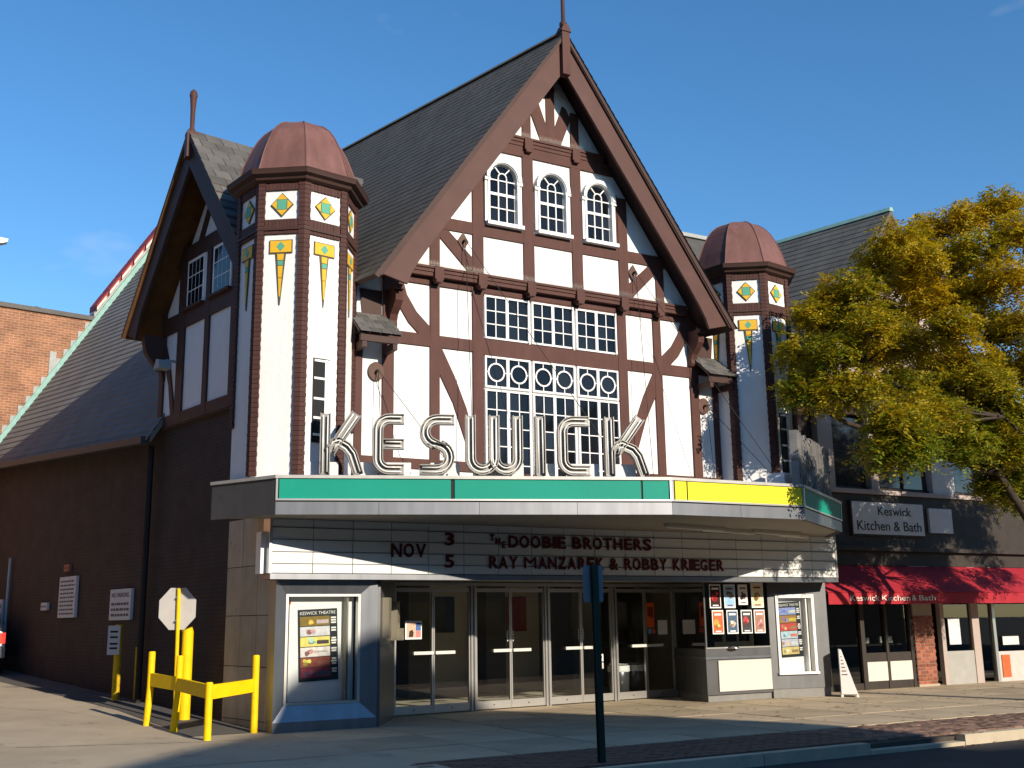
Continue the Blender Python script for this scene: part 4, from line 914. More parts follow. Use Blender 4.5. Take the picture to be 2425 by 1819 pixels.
# ---------------------------------------------------------------- wall anchors and guy wires
wire = mat('wire', (.03, .025, .022), .6); plate = mat('anchor_plate', (.11, .06, .045), .6, var=.2)
def guy(pts, label, anchor, kind):
    e = thing('guy_wire', label, 'guy wire', anchor)
    ax, ay, az = anchor
    if kind == 'square': MB(FA).prism([(ax-.11, az), (ax, az-.17), (ax+.11, az), (ax, az+.17)], .136, .15).build('anchor_plate', plate, e)
    else: MB(FA).prism([(ax+.14*math.cos(k*math.pi/10), az+.16*math.sin(k*math.pi/10)) for k in range(20)], .0, .05).build('anchor_disc', plate, e)
    MB().tube([(ax, ay-.02, az), (ax, ay-.09, az-.01)], .025, 6).build('eye_bolt', wire, e)
    for q in pts: MB().tube([(ax, ay-.08, az), q], .006, 5).build('cable', wire, e)
q1 = ony(1008, 985, -.45); q2 = ony(1215, 945, -1.9)
guy([(-1.9, -.5, 3.72), (.12, -2.2, 3.72)], 'wires from the diamond anchor plate on the left of the gable', (-1.9, -.15, 8.19), 'square')
guy([(1.84, -.5, 3.72), (3.9, -1.9, 3.72)], 'wires from the diamond anchor plate on the right of the gable', (1.80, -.15, 8.15), 'square')
guy([(-3.48, -.35, 3.72), (-2.55, -1.1, 3.9)], 'wires from the round anchor beside the left tower', (-3.49, -.05, 5.69), 'round')
guy([(3.47, -.3, 3.72), (4.55, -1.3, 3.72)], 'wires from the round anchor beside the right tower', (3.47, -.05, 5.68), 'round')
#PART4
# ================================================================ KITCHEN SHOP NEXT DOOR
SY = 1.2
shop = thing('shop_building', 'two storey shop with steep slate gable and red awning behind the tree', 'shop', (10.5, SY, 0))
FP = fr((0, SY, 0), 0)
b = MB(FP); b.box(6.78, 16.5, -6, -.25, 2.75, 6.3); b.build('upper_storey', rest_st, shop)
b = MB(FP); b.box(6.78, 16.5, -.3, .03, 2.7, 3.02).box(6.78, 16.5, -.25, .16, 3.02, 3.11); b.build('shop_cornice', restdark, shop)
MB(FP).box(6.78, 16.5, -.25, .0, 3.11, 4.32).build('sign_band', restdark, shop)
MB(FP).box(6.78, 16.5, -.25, .06, 4.32, 4.42).build('sill_band', rest_st, shop)
b = MB(FP); b.box(6.78, 16.5, -.27, -.16, 4.42, 6.15); b.build('window_recess', restdark, shop)
for x0, x1 in ((7.75, 8.2), (9.35, 9.6), (11.42, 12.2), (13.28, 14.15), (15.4, 16.5)): MB(FP).box(x0, x1, -.25, .02, 4.42, 6.2).build('pilaster', mat('pale_pilaster', (.58, .56, .53), .8, var=.1) if x0 > 11 else rest_st, shop)
for x0, x1 in ((8.2, 9.35), (9.6, 11.42), (12.2, 13.28), (14.15, 15.4)):
    n = 2 if x1-x0 > 1.2 else 1
    W = MB(FP).box(x0, x1, -.16, -.11, 4.42, 4.5).build('upper_window', restdark, shop)
    for i in range(n):
        for z0, z1 in ((4.52, 5.28), (5.34, 6.1)):
            a, c = x0+(x1-x0)*i/n+.05, x0+(x1-x0)*(i+1)/n-.05
            MB(FP).add([(a, -.14, z0), (c, -.138, z0), (c, -.136, z1), (a, -.142, z1)], [(0, 1, 2, 3)]).build('pane', mat('reflecting_pane', (.02, .024, .03), .05, spec=.8), W, fix=False)
            MB(FP).box(a-.04, a, -.15, -.10, z0-.03, z1+.03).build('sash_bar', restdark, W)
# gable
AX, AZ = 10.45, 11.2
b = MB(FP); b.prism([(6.9, 6.2), (14.0, 6.2), (AX, AZ-.2)], -.3, -.02); gw = b.build('shop_gable_wall', rest_st, shop)
for x in (8.5, 9.5, 10.45, 11.4, 12.4): MB(FP).box(x-.09, x+.09, -.1, .02, 6.3, 6.3+max(.2, (AZ-.5-6.3)*(1-abs(x-AX)/3.6))).build('timber', timberd, gw)
MB(FP).box(7.0, 13.9, -.1, .03, 6.15, 6.4).build('timber', timberd, gw); MB(FP).box(8.8, 12.1, -.1, .025, 8.3, 8.5).build('timber', timberd, gw)
for sg in (-1, 1):
    MB(FP).prism([(AX, AZ+.12), (AX+sg*3.95, 5.75), (AX+sg*3.7, 5.6), (AX, AZ-.25)], .28, .33).build('bargeboard', timber, gw)
    def rq(t, x, z): q = Vector((AX+sg*x, SY-.35, z))+RD*t; return (q.x, q.y, q.z)
    r = MB(); r.hexa([rq(0, 0, AZ+.0), rq(14, 0, AZ+.0), rq(14, 4.0, 5.6), rq(0, 4.0, 5.6)], [rq(0, 0, AZ+.13), rq(14, 0, AZ+.13), rq(14, 4.05, 5.68), rq(0, 4.05, 5.68)]); dk = r.build('shop_roof', slateb, shop)
    if sg < 0:
        sh = MB(); N = 36
        for c in range(N):
            y = 0
            while y < 14:
                w = random.uniform(.3, .42); P = lambda f, up: (4.05*f, AZ+.13+(5.68-AZ-.13)*f+up); x0, z0 = P(c/N, .006); x1, z1 = P((c+1.1)/N, .03+random.uniform(0, .006))
                sh.add([rq(y+.004, x0, z0), rq(y+w-.004, x0, z0), rq(y+w-.004, x1, z1), rq(y+.004, x1, z1), rq(y+.004, x1, z1-.022), rq(y+w-.004, x1, z1-.022)], [(0, 1, 2, 3), (3, 2, 5, 4)]); y += w
        sh.build('roof_slates', slateb, dk, fix=False, kind='stuff')
q = RD*14
b = MB(); b.hexa([(AX-.08, SY-.37, AZ+.1), (AX+.08, SY-.37, AZ+.1), (AX+.08+q.x, SY+q.y, AZ+.1), (AX-.08+q.x, SY+q.y, AZ+.1)], [(AX-.04, SY-.37, AZ+.2), (AX+.04, SY-.37, AZ+.2), (AX+.04+q.x, SY+q.y, AZ+.2), (AX-.04+q.x, SY+q.y, AZ+.2)]); b.build('copper_ridge', copper, shop)
# ground floor
MB(FP).box(6.78, 16.5, -5, -4.9, 0, 2.75).build('shop_back_wall', mat('shop_inside', (.10, .09, .075), .9), shop)
MB(FP).box(6.78, 16.5, -5, -.02, -.02, .012).build('shop_floor', mat('shop_floor', (.20, .17, .13), .6), shop)
MB(FP).box(6.60, 6.78, -5, .0, 0, 6.3).build('party_wall', restdark, shop); MB(FP).box(16.5, 16.7, -5, 0, 0, 6.3).build('party_wall', restdark, shop)
for x0, x1 in ((6.8, 6.95), (7.55, 7.65), (8.62, 8.74), (9.39, 9.47), (10.19, 10.28)): MB(FP).box(x0, x1, -.1, .02, 0, 2.72).build('shopfront_post', restdark, shop)
MB(FP).box(6.95, 10.19, -.08, .0, 2.2, 2.3).build('transom_bar', restdark, shop); MB(FP).box(6.95, 8.62, -.08, .0, .0, .14).build('shopfront_rail', restdark, shop)
MB(FP).box(8.74, 10.19, -.08, .0, .0, .17).build('shopfront_rail', restdark, shop); MB(FP).box(8.74, 10.19, -.08, .0, .59, .78).build('shopfront_rail', restdark, shop)
for a, c in ((8.76, 9.385), (9.475, 10.18)): MB(FP).box(a, c, -.06, .01, .175, .585).build('kick_panel', cream, shop)
for a, c, z0 in ((6.95, 7.55, .14), (7.65, 8.62, .14), (8.74, 9.39, .78), (9.47, 10.19, .78)): MB(FP).add([(a, -.04, z0), (c, -.04, z0), (c, -.04, 2.2), (a, -.04, 2.2)], [(0, 1, 2, 3)]).build('shop_glass', glassd, shop, fix=False)
for a, c, z0, z1 in ((8.85, 9.2, .98, 1.10), (9.55, 9.95, .98, 1.12)): MB(FP).box(a, c, -.35, -.3, z0, z1).build('shop_card', whitep, shop)
# brick pier, brick by brick
pr2 = MB(FP).box(10.31, 10.95, -.35, .035, 0, 2.7).build('brick_pier', mortarm, shop)
for j in range(20):
    z = .05+j*.076
    if z > 1.56: break
    x = 10.31-(.105 if j % 2 else 0)
    while x < 10.95:
        a, c = max(10.305, x+.005), min(10.955, x+.205); x += .21
        if c-a > .04: MB(FP).box(a, c, .0, .05+random.uniform(0, .004), z, z+.064).build('brick', brickred, pr2)
MB(FP).box(10.29, 10.97, -.35, .07, 0, .05).build('pier_base', kerbm, pr2)
# right bay: white framed door and display window
for x0, x1, m in ((11.25, 11.38, rest_st), (12.35, 12.6, rest_st), (13.1, 13.2, alum), (14.6, 14.7, alum), (16.0, 16.1, alum)): MB(FP).box(x0, x1, -.1, .02, 0, 2.72).build('shopfront_post', m, shop)
MB(FP).box(11.38, 12.35, -.08, 0, 0, .75).build('bulkhead', mat('grey_bulk', (.36, .35, .32), .6, var=.1), shop); MB(FP).box(13.2, 16.0, -.08, 0, 0, .7).build('bulkhead', mat('pale_bulk', (.5, .48, .44), .6, var=.1), shop)
for a, c, z0 in ((11.38, 12.35, .75), (12.6, 13.1, .1), (13.2, 14.6, .7), (14.7, 16.0, .7)): MB(FP).add([(a, -.04, z0), (c, -.04, z0), (c, -.04, 2.5), (a, -.04, 2.5)], [(0, 1, 2, 3)]).build('shop_glass', glassd, shop, fix=False)
for x0, x1, z0, z1, c in ((11.5, 11.9, .9, 1.5, (.6, .62, .65)), (13.3, 13.6, .1, .62, (.5, .12, .04)), (14.2, 14.6, .15, .6, (.6, .22, .06)), (13.4, 14.0, .85, 1.05, (.6, .62, .6))): MB(FP).box(x0, x1, .005, .02, z0, z1).build('display_panel', art('dp%d' % int(x0*10), c), shop)
# awning
aw = thing('shop_awning', 'red canvas awning with white lettering over the shop front', 'awning', (11, SY-.5, 1.84))
b = MB(FP); b.hexa([(6.80, .03, 2.66), (16.4, .03, 2.66), (16.4, .9, 2.05), (6.80, .9, 2.05)], [(6.80, .03, 2.69), (16.4, .03, 2.69), (16.4, .92, 2.08), (6.80, .92, 2.08)]); b.build('canopy', awnred, aw)
b = MB(FP); n = 60
for i in range(n):
    a, c = 6.80+9.6*i/n, 6.80+9.6*(i+1)/n; w = .008*math.sin(i*1.3); w2 = .008*math.sin((i+1)*1.3)
    b.hexa([(a, .90+w, 1.83), (c, .90+w2, 1.83), (c, .905, 2.06), (a, .905, 2.06)], [(a, .915+w, 1.83), (c, .915+w2, 1.83), (c, .92, 2.06), (a, .92, 2.06)])
b.build('valance', awnred, aw)
for x in (6.82, 16.36): MB(FP).prism([(x, 2.05), (x+.02, 2.05), (x+.02, 2.10), (x, 2.10)], .03, .9).build('awning_arm', alum, aw)
q0 = ony(1836, 1298, SY-.93); q1 = ony(2020, 1298, SY-.93)
W_ = q1.x-q0.x; p_ = q0.x
for wd_ in ('Keswick', 'Kitchen', '&', 'Bath'):
    ww = W_*{'Keswick': .33, 'Kitchen': .33, '&': .05, 'Bath': .20}[wd_]
    text(wd_, .12, FP, p_, .93, q0.z, 'awning_word', mat('lettering_cream', (.75, .72, .62), .6), aw, ext=.002, w=ww, align='LEFT'); p_ += ww+W_*.03
sgn = thing('shop_sign', 'white signboard with dark lettering above the red awning', 'sign', (9.75, SY, 3.4))
MB(FP).box(8.6, 10.93, .0, .07, 3.40, 4.13).build('sign_face', mat('sign_white', (.62, .62, .60), .6, var=.1), sgn); MB(FP).box(8.56, 10.97, -.01, .05, 3.36, 4.17).build('sign_frame', restdark, sgn)
text('Keswick', .2, FP, 9.95, .074, 3.84, 'sign_lettering', black, sgn, ext=.003, w=1.1); text('Kitchen & Bath', .22, FP, 9.77, .074, 3.49, 'sign_lettering', black, sgn, ext=.003, w=2.1)
s2 = MB(FP).box(11.15, 11.95, .0, .06, 3.48, 4.06).build('shop_sign', mat('sign_white', (1, 1, 1))); tag(s2, 'small blank pale signboard beside the lettered shop sign', 'sign')
# sandwich board
SBA = math.atan2(-.69, .72); FSB = fr((6.93, .02, 0), SBA)
sb = thing('sandwich_board', 'white sandwich board standing against the steel poster block', 'sandwich board', (6.86, 0, 0))
b = MB(FSB); b.hexa([(.13, -.25, .03), (.155, -.25, .03), (.155, .25, .03), (.13, .25, .03)], [(-.145, -.25, .93), (-.12, -.25, .93), (-.12, .25, .93), (-.145, .25, .93)]); b.build('front_panel', whitep, sb)
b = MB(FSB); b.hexa([(-.17, -.25, .03), (-.148, -.25, .03), (-.148, .25, .03), (-.17, .25, .03)], [(-.17, -.25, .93), (-.15, -.25, .93), (-.15, .25, .93), (-.17, .25, .93)]); b.build('rear_panel', whitep, sb)
MB(FSB).prism([(-.168, .06), (.150, .06), (-.125, .91), (-.168, .91)], .25, .262).build('side_web', whitep, sb)
for x in (-.18, .115): MB(FSB).box(x, x+.05, .2, .26, 0, .05).build('foot', whitep, sb)
for k in range(6): MB(FSB).box(-.14, -.12+.018*k, .262, .263, .78-.07*k, .80-.07*k).build('writing_line', mat('ink', (1, 1, 1)), sb)

# ================================================================ STREET FURNITURE
def ong(x, y):
    z = 0
    for _ in range(8): p = onz(x, y, z); z = gh(p.x, p.y)
    return p
zb = lambda x, y: (x*.343/1.0963, (1250+y*.343)/1.0963)
pole = thing('sign_pole', 'dark green steel sign post with blank grey sign back at the kerb', 'sign post', (-2.97, -5.62, 0))
px, py = -2.97, -5.62; tx = -.03
b = MB(); b.hexa([(px-.035, py-.02, 0), (px+.035, py-.02, 0), (px+.035, py+.02, 0), (px-.035, py+.02, 0)], [(px-.035+tx, py-.02, 2.24), (px+.035+tx, py-.02, 2.24), (px+.035+tx, py+.02, 2.24), (px-.035+tx, py+.02, 2.24)]); b.build('post', mat('post_green', (.012, .035, .026), .5, var=.2), pole)
for sx in (-.05, .02): MB().hexa([(px+sx, py+.02, 0), (px+sx+.03, py+.02, 0), (px+sx+.03, py+.03, 0), (px+sx, py+.03, 0)], [(px+sx+tx, py+.02, 2.24), (px+sx+.03+tx, py+.02, 2.24), (px+sx+.03+tx, py+.03, 2.24), (px+sx+tx, py+.03, 2.24)]).build('post_flange', mat('post_green', (1, 1, 1)), pole)
FPo = fr((px+tx, py+.045, 0), rad(-24)); P_ = [(-.12+.03, 1.80), (.12-.03, 1.80)]+arc(.09, 1.83, .03, -90, 0, 3)+arc(.09, 2.2, .03, 0, 90, 3)+arc(-.09, 2.2, .03, 90, 180, 3)+arc(-.09, 1.83, .03, 180, 270, 3)
MB(FPo).prism(P_[2:], -.004, .0).build('sign_plate', mat('sign_back', (.26, .265, .27), .6, var=.1), pole)
for z in (1.88, 2.14): MB(FPo).box(-.01, .01, 0, .05, z-.01, z+.01).build('bolt', alum, pole)
# barrier
B1, B2, B3, B4 = [ong(*zb(*p)) for p in ((1010, 1365), (1195, 1410), (1430, 1468), (1752, 1415))]
br = thing('pipe_barrier', 'yellow barrier of four leaning pipe posts joined by steel rails', 'barrier', (B3.x, B3.y, B3.z))
for P, h, lx in ((B1, 1.13, .03), (B2, 1.12, .05), (B3, .80, .0), (B4, 1.14, .0)):
    MB().tube([(P.x, P.y, P.z-.02), (P.x+lx, P.y, P.z+h*.5), (P.x+lx*1.1, P.y, P.z+h-.02), (P.x+lx*1.1, P.y, P.z+h)], [.054, .053, .053, .044], 18).build('post', ypaint, br, smooth=False)
def rail(A, B, za, zb_, off):
    d = (B-A).normalized(); n = Vector((-d.y, d.x, 0))
    a = A+n*off; c = B+n*off
    q0 = [a-n*.03, c-n*.03, c+n*.03, a+n*.03]
    MB().hexa([(p.x, p.y, za[0] if i in (0, 3) else zb_[0]) for i, p in enumerate(q0)], [(p.x, p.y, za[1] if i in (0, 3) else zb_[1]) for i, p in enumerate(q0)]).build('rail', ypaint, br)
rail(B1+Vector((.03, 0, 0)), B2+Vector((.04, 0, 0)), (B1.z+.60, B1.z+.80), (B2.z+.60, B2.z+.80), 0.0)
rail(B2+Vector((.04, 0, 0)), B3, (B2.z+.60, B2.z+.79), (B3.z+.57, B3.z+.765), 0.0)
rail(B3, B4, (B3.z+.56, B3.z+.76), (B4.z+.60, B4.z+.79), 0.0)
Pb = ong(*zb(1270, 1325)); bb = tag(MB().tube([(Pb.x, Pb.y, Pb.z-.02), (Pb.x, Pb.y, Pb.z+1.4), (Pb.x-.02, Pb.y, Pb.z+1.45)], .092, 20).build('bollard', ypaint), 'tall thick yellow pipe bollard behind the stop sign post', 'bollard')
D1, D2 = ong(*zb(795, 1182)), ong(*zb(940, 1180))
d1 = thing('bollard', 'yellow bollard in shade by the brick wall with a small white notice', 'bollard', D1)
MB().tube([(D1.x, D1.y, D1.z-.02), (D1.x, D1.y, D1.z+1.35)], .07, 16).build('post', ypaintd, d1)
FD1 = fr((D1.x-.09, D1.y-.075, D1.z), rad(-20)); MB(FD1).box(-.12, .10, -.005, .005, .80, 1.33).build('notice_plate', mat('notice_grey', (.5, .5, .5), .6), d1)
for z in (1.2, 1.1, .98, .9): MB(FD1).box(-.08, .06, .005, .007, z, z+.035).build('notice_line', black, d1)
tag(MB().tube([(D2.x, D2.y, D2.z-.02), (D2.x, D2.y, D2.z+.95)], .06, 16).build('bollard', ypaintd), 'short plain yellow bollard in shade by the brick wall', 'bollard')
# stop sign seen from behind
Sp = ong(*zb(1205, 1345)); ss = thing('stop_sign', 'octagonal road sign seen from its bare grey back on a yellow post', 'road sign', Sp)
MB().tube([(Sp.x, Sp.y, Sp.z-.02), (Sp.x-.03, Sp.y, 2.2)], .03, 10).build('post', ypaint, ss)
FSt = fr((Sp.x-.03, Sp.y+.045, 0), rad(-22)); MB(FSt).prism([(.345*math.cos(rad(22.5+45*k))*.92, 1.87+.365*math.sin(rad(22.5+45*k))) for k in range(8)], -.006, 0).build('sign_back', mat('sign_alu', (.52, .50, .47), .45, metal=.3, var=.12, scale=3), ss)
for z in (1.68, 2.05): MB(FSt).box(-.012, .012, .0, .08, z-.012, z+.012).build('bolt', alum, ss)
# notices on the side wall
def wsign(u0, u1, z0, z1, label, title=None, n=4, m=None, tilt=0):
    e = thing('wall_notice', label, 'notice', FS(-(u0+u1)/2, .04, z0)); MB(FS).box(-u1, -u0, -.01, .05, z0, z1).build('plate', m or mat('notice_white', (.55, .56, .58), .6, var=.1), e)
    w = u1-u0; z = z1-.06
    if title: text(title, .09, FS, -(u0+u1)/2, .053, z1-.16, 'lettering', black, e, ext=.001, w=w*.82); z = z1-.24
    for k in range(n):
        zz = z-(z-z0-.04)*(k+.7)/n; hh = (z-z0)/n*.42
        x = -u1+w*.08
        while x < -u0-w*.12:
            ww = random.uniform(.06, .16)*w/.9
            MB(FS).box(x, min(x+ww, -u0-w*.07), .05, .052, zz, zz+hh).build('lettering', mat('faded_ink', (.10, .10, .11), .7), e); x += ww+.03
    return e
wsign(5.68, 6.76, 1.72, 2.32, 'white no parking notice on the dark brick wall', 'NO PARKING', 3)
wsign(8.78, 9.83, 1.80, 2.68, 'tall white notice full of small text on the dark brick wall', None, 9)
wsign(10.6, 11.0, 1.98, 2.15, 'tiny white plate on the dark brick wall', None, 1)
wsign(9.3, 9.62, 2.80, 2.95, 'small orange plate above the tall notice on the brick wall', None, 1, mat('orange_plate', (.35, .12, .07), .6))
wsign(14.0, 14.6, 1.5, 2.3, 'pale plate beside the conduit on the dark brick wall', None, 3)
# parked car at the left edge: rear corner shows
cq = ony(14, 1385, 12.0)
car = thing('parked_car', 'grey car with lit red tail lamp parked by the brick wall', 'car', (cq.x-.9, cq.y+2, gh(cq.x-.9, cq.y+1)))
g0 = gh(cq.x-.9, cq.y+1); cpaint = mat('grey_car_paint', (.32, .33, .33), .3, metal=.5)
prof = [(0, .35), (-.02, .62), (.03, .95), (.1, 1.0), (.75, 1.42), (2.2, 1.45), (3.0, .98), (4.1, .86), (4.3, .6), (4.28, .3)]
X0, Y0 = cq.x, cq.y
def cp(x, y, z): return (X0+x, Y0+y, g0+z)
b = MB(); n = len(prof)
lay = [(-.03, .0), (-.10, .03), (-1.62, .03), (-1.69, 0)]
V = []
for lx, lz in lay: V += [cp(lx-(.12 if z > 1.1 else 0)*(1 if lx > -.8 else -1), y, z if lx in (-.10, -1.62) or z < .6 else z-.03) for y, z in prof]
F_ = [(i*n+j, i*n+(j+1) % n, (i+1)*n+(j+1) % n, (i+1)*n+j) for i in range(3) for j in range(n)]+[tuple(range(n)), tuple(range(4*n-1, 3*n-1, -1))]
b.add(V, F_); b.build('body', cpaint, car)
MB().hexa([cp(-.25, .14, 1.02), cp(-1.47, .14, 1.02), cp(-1.40, .70, 1.39), cp(-.32, .70, 1.39)], [cp(-.25, .11, 1.04), cp(-1.47, .11, 1.04), cp(-1.40, .67, 1.42), cp(-.32, .67, 1.42)]).build('rear_window', panem, car)
for x0 in (-.26, -1.69): MB().box(*[v for p in zip(cp(x0, -.035, .68), cp(x0+.23, .03, .92)) for v in p]).build('tail_lamp', mat('tail_red', (.5, .01, .01), .3, emis=((1, .05, .03), 1.5)), car)
MB().box(*[v for p in zip(cp(-1.7, -.06, .36), cp(-.02, .02, .58)) for v in p]).build('bumper', mat('bumper', (.2, .2, .2), .5), car)
for x, y in ((-.08, .75), (-.08, 3.45), (-1.64, .75), (-1.64, 3.45)):
    MB().tube([cp(x-.1, y, .31), cp(x+.1, y, .31)], .31, 20).build('wheel', mat('rubber', (.015, .015, .015), .8), car)
# street lamp arm reaching in from the left
lp = ony(7, 521, 16); lm = thing('street_lamp', 'pale street lamp head on a long arm in front of the sky', 'street lamp', (lp.x-2.6, lp.y, gh(lp.x-2.6, lp.y)))
MB().tube([(lp.x-2.6, lp.y, gh(lp.x-2.6, lp.y)), (lp.x-2.6, lp.y, lp.z-.3), (lp.x-2.3, lp.y, lp.z+.05), (lp.x-.4, lp.y, lp.z+.06)], .06, 10).build('lamp_pole', mat('pole_grey', (.4, .4, .4), .5), lm)
MB().prism([(lp.x-.45, lp.z-.02), (lp.x-.05, lp.z-.10), (lp.x+.10, lp.z-.04), (lp.x+.12, lp.z+.05), (lp.x-.45, lp.z+.10)], lp.y-.12, lp.y+.12).build('lamp_head', whitep, lm)

# ================================================================ TREE
tree = thing('street_tree', 'honey locust tree with green and golden autumn leaves before the shop', 'tree', (8.75, -3.7, 0))
bark = mat('bark', (.055, .042, .032), .95, var=.3, scale=8, bump=.6, bscale=30)
TX, TY = 8.75, -3.7
clumps = []
for x, y, Y in [(2160, 445, -3.4), (2080, 470, -3.0), (2200, 500, -4.2), (2000, 500, -2.4), (1945, 520, -2.8), (2120, 540, -3.8), (2040, 560, -3.0), (1900, 565, -2.2), (1965, 600, -2.6), (1860, 620, -2.6), (1800, 640, -2.0), (2180, 600, -4.4), (2100, 630, -3.6),
                (2010, 650, -3.2), (1760, 680, -1.9), (1840, 690, -2.4), (1920, 680, -1.9), (2060, 700, -4.2), (2150, 700, -3.0), (1735, 760, -1.8), (1800, 760, -2.6), (1880, 760, -2.0), (1960, 745, -3.2), (2030, 780, -2.4), (2110, 780, -4.0), (2190, 790, -3.4),
                (1730, 835, -2.0), (1790, 840, -2.4), (1860, 835, -2.8), (1940, 820, -2.2), (2020, 845, -3.8), (2080, 880, -3.0), (2150, 870, -4.4), (1990, 890, -4.6), (1940, 905, -4.8), (2050, 905, -4.4), (2200, 910, -3.6), (2140, 950, -3.4), (1925, 965, -4.6), (1960, 955, -4.7), (2180, 1000, -3.2), (2150, 1045, -3.0), (2205, 1060, -3.0), (2210, 700, -4.0), (2120, 925, -3.8), (2085, 955, -4.2), (2195, 965, -4.4), (2060, 935, -3.0), (1890, 700, -3.2), (1985, 560, -3.4), (2070, 620, -2.4), (2130, 820, -4.6)]:
    p = ony(x, y, Y); clumps.append((p, random.uniform(.36, .52), 1.0))
for k in range(46):     # rest of the crown beyond the frame
    a = random.uniform(0, 2*math.pi); r = random.uniform(.8, 4.0); z = random.uniform(4.6, 9.8)
    p = Vector((TX+1.4+r*math.cos(a)*.9, TY-.2+r*math.sin(a)*.8, z))
    d = p-CAMP; u = d.dot(RT)/d.dot(FW)
    if u > .49 and p.y < .2: clumps.append((p, random.uniform(.5, .75), .8))
for k in range(70):     # unseen boughs added to shade the shop front
    p = Vector((random.uniform(7.6, 14.0), random.uniform(-4.8, -1.8), random.uniform(3.4, 7.6)))
    d = p-CAMP
    if d.dot(RT)/d.dot(FW) > .485: clumps.append((p, random.uniform(.4, .6), .7))
trunk = MB(); top = Vector((TX-.2, TY, 2.6))
trunk.tube([(TX, TY, -.05), (TX+.02, TY, .3), (TX-.05, TY, 1.5), (TX-.2, TY, 2.7)], [.21, .16, .14, .13], 12)
limbs = [((TX-.2, TY, 2.6), (TX-1.0, TY+.4, 4.2), (TX-2.2, TY+1.0, 5.6), (TX-3.1, TY+1.5, 6.3)), ((TX-.2, TY, 2.6), (TX-.3, TY+.2, 4.6), (TX-.8, TY+.4, 6.8), (TX-1.0, TY+.4, 8.6)), ((TX-.2, TY, 2.6), (TX+.6, TY-.2, 4.5), (TX+1.4, TY-.4, 6.6), (TX+2.0, TY-.4, 8.6)),
         ((TX-.2, TY, 2.6), (TX-.7, TY-.5, 3.6), (TX-1.5, TY-.8, 4.5), (TX-2.6, TY-1.0, 4.9)), ((TX-.2, TY, 2.4), (TX+.9, TY+.5, 4.0), (TX+2.2, TY+.9, 5.6), (TX+3.2, TY+1.1, 6.6)), ((TX-1.0, TY+.4, 4.2), (TX-2.0, TY+1.2, 4.7), (TX-3.2, TY+1.9, 5.2), (TX-4.0, TY+2.0, 5.5))]
for L in limbs: trunk.tube(L, [.10, .075, .05, .02], 8)
ends = [Vector(p) for L in limbs for p in L[1:]]
for p, r, _ in clumps:
    if r > 9: continue
    e = min(ends, key=lambda q: (q-p).length); m_ = (e+p)/2+Vector((0, 0, .12)); trunk.tube([e, m_, p], [.03, .018, .006], 5)
trunk.build('trunk', bark, tree, smooth=True, fix=False)
leafm = bpy.data.materials.new('leaf'); leafm.use_nodes = True; n_ = leafm.node_tree.nodes; l_ = leafm.node_tree.links; pb = n_['Principled BSDF']; pb.inputs['Roughness'].default_value = .55
at = n_.new('ShaderNodeAttribute'); at.attribute_name = 'leaf_colour'; l_.new(at.outputs['Color'], pb.inputs['Base Color'])
tl = n_.new('ShaderNodeBsdfTranslucent'); l_.new(at.outputs['Color'], tl.inputs[0]); mx = n_.new('ShaderNodeMixShader'); mx.inputs[0].default_value = .45
l_.new(pb.outputs[0], mx.inputs[1]); l_.new(tl.outputs[0], mx.inputs[2]); l_.new(mx.outputs[0], n_['Material Output'].inputs[0])
LV, LF, LC = [], [], []
rnd = random.Random(3)
for p, r, dens in clumps:
    nsp = int((330 if dens == 1.0 else 230)*dens)
    tone = rnd.random()
    for s_ in range(nsp):      # sprays of leaflets on drooping stalks
        d = Vector((rnd.gauss(0, 1), rnd.gauss(0, 1), rnd.gauss(0, .7))).normalized()*r*rnd.random()**.45
        c = p+d; ax = Vector((rnd.gauss(0, 1)+d.x*1.5, rnd.gauss(0, 1)+d.y*1.5, rnd.uniform(-.9, .35))).normalized(); ln = rnd.uniform(.16, .30)
        sd_ = ax.cross(Vector((rnd.gauss(0, .4), rnd.gauss(0, .4), 1))).normalized(); nm = sd_.cross(ax)
        hgt = min(1, max(0, (c.z-4.3)/5.0)); g = .25+.45*hgt+.5*(rnd.random()-.5)+.35*(tone-.5)
        g = min(1, max(0, g))
        for k in range(11):
            t = k/10; q = c+ax*ln*t+Vector((0, 0, -.06*t*t)); sgn = 1 if k % 2 else -1
            L = rnd.uniform(.06, .105); W = L*.48; e = (sd_*sgn+ax*.45+nm*rnd.uniform(-.5, .5)).normalized(); w = e.cross(nm+Vector((rnd.uniform(-.4, .4), rnd.uniform(-.4, .4), 0))).normalized()
            i0 = len(LV); LV += [q, q+e*L*.5+w*W*.5, q+e*L, q+e*L*.5-w*W*.5]; LF.append((i0, i0+1, i0+2, i0+3))
            v = rnd.uniform(.75, 1.3); gg = min(1, max(0, g+rnd.uniform(-.15, .15)))
            LC.append(((.14+.56*gg)*v, (.21+.235*gg)*v, .012*v))
me = bpy.data.meshes.new('crown'); me.from_pydata([tuple(v) for v in LV], [], LF); me.materials.append(leafm)
ca = me.color_attributes.new('leaf_colour', 'FLOAT_COLOR', 'CORNER'); ca.data.foreach_set('color', [x for c in LC for _ in range(4) for x in (*c, 1)])
link('crown', me, tree)
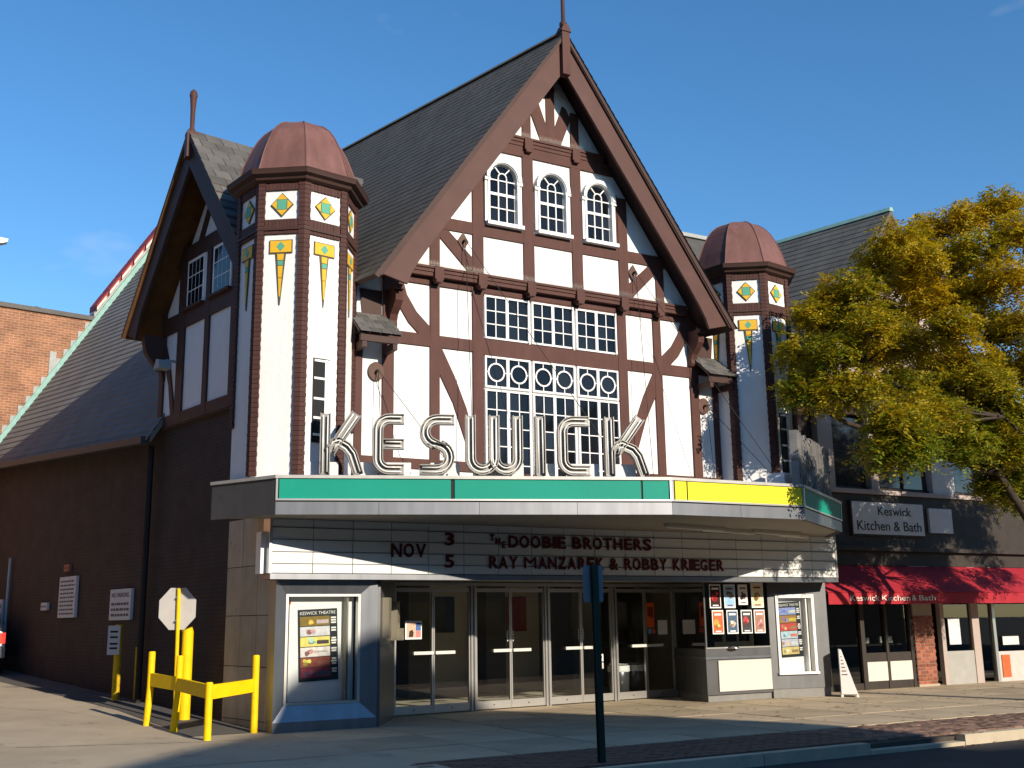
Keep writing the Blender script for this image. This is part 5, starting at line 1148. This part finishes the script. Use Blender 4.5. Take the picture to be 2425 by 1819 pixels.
# fallen leaves on the pavement
fm = MB(); 
for k in range(420):
    x = rnd.uniform(1.5, 14); y = rnd.uniform(-5.9, .6) if rnd.random() < .6 else rnd.uniform(-6.35, -5.9); z = .008 if y > KY-.15 else -.128
    a = rnd.uniform(0, 6.28); L = rnd.uniform(.03, .06); c, s_ = math.cos(a)*L, math.sin(a)*L
    fm.add([(x-c, y-s_, z), (x+s_*.4, y-c*.4, z+.008), (x+c, y+s_, z+.004), (x-s_*.4, y+c*.4, z+.01)], [(0, 1, 2, 3)])
fl_ = fm.build('fallen_leaves', mat('dry_leaf', (.30, .15, .03), .8, var=.4, scale=9), fix=False); fl_['kind'] = 'stuff'; tag(fl_, 'dry fallen leaves scattered on the pavement and gutter', 'leaves')

# ================================================================ THE OTHER SIDE OF THE STREET (behind the camera; house shaped to throw the long shadow, other blocks added)
def block(name, label, prof, y0, y1, m):
    e = thing(name, label, 'building', (prof[0][0], y0, -.15)); b = MB(); b.prism(prof, y0, y1); b.build('wall', m, e); return e
facing = mat('facing_brick', (.17, .10, .075), .9, var=.2)
e = block('curved_gable_house', 'tall brick house with curved gable across the street', [(-8.82, -0.15), (-8.82, 8.7), (-3.11, 10.71), (-1.92, 11.15), (-1.07, 11.45), (-0.11, 11.81), (0.26, 12.48), (0.71, 12.8), (1.24, 13.07), (2.38, 13.4), (3.66, 13.21), (4.49, 12.81), (4.98, 12.35), (5.38, 11.82), (5.94, 11.34), (6.45, 10.56), (6.58, 10.05), (5.68, 9.6), (5.58, 9.05), (5.58, -0.15)], -36, -30, facing)
for x in (-6.5, -3.5, -.5, 2.5): 
    for z in (1.2, 4.3): MB().box(x, x+1.2, -30.0, -29.96, z, z+1.6).build('window', panem, e)
e = block('added_street_block', 'unseen block added across the street to cut sky light, west of the gabled house', [(-34, -.15), (-34, 14), (-17, 14), (-17, 8.3), (-8.87, 8.3), (-8.87, -.15)], -38, -30, facing)  # added out of view, tall west end screens off ambient sky
for x in range(-33, -10, 4): MB().box(x, x+2.6, -30, -29.96, .8, 2.6).build('window', panem, e)
e = block('added_street_block', 'unseen block added across the street to cut sky light, east of the gabled house', [(5.63, -.15), (5.63, 9.0), (23, 9.0), (23, 13), (46, 13), (46, -.15)], -38, -30, facing)  # added out of view, tall east end screens off ambient sky
for x in range(9, 34, 4): MB().box(x, x+2.6, -30, -29.96, .8, 2.6).build('window', panem, e)

e = block('added_west_block', 'long unseen block added west of the driveway to hide the bright horizon', [(-40, -.15), (-40, 12), (-22, 12), (-22, -.15)], -24, 70, facing)  # unseen mass added to keep western horizon glow off the walls
for y in range(-20, 60, 6):
    for z in (1.5, 5, 8.5): MB().box(-22.0, -21.96, y, y+2, z, z+1.8).build('window', panem, e)

# joints and cracks in the driveway
for pts_ in ([(-9.6, .9), (-8.73, .45), (-7.7, .12), (-6.9, -.22), (-6.2, -.45), (-5.4, -.62)], [(-9.0, 6.5), (-8.2, 5.2), (-7.4, 4.4), (-6.9, 3.1)], [(-10, -3.0), (-8.6, -3.05), (-7.2, -3.1), (-4.7, -3.15)]):
    b = MB(); pp = []
    for i in range(len(pts_)-1):
        for k in range(5):
            t = k/5; x = pts_[i][0]*(1-t)+pts_[i+1][0]*t; y = pts_[i][1]*(1-t)+pts_[i+1][1]*t+random.uniform(-.02, .02); pp.append((x, y, gh(x, y)+.004))
    for i in range(len(pp)-1):
        (x0, y0, z0), (x1, y1, z1) = pp[i], pp[i+1]; w = random.uniform(.006, .014); b.add([(x0, y0-w, z0), (x1, y1-w, z1), (x1, y1+w, z1), (x0, y0+w, z0)], [(0, 1, 2, 3)])
    b.build('crack', mat('crack_dark', (.04, .036, .03), .95), drive, fix=False)
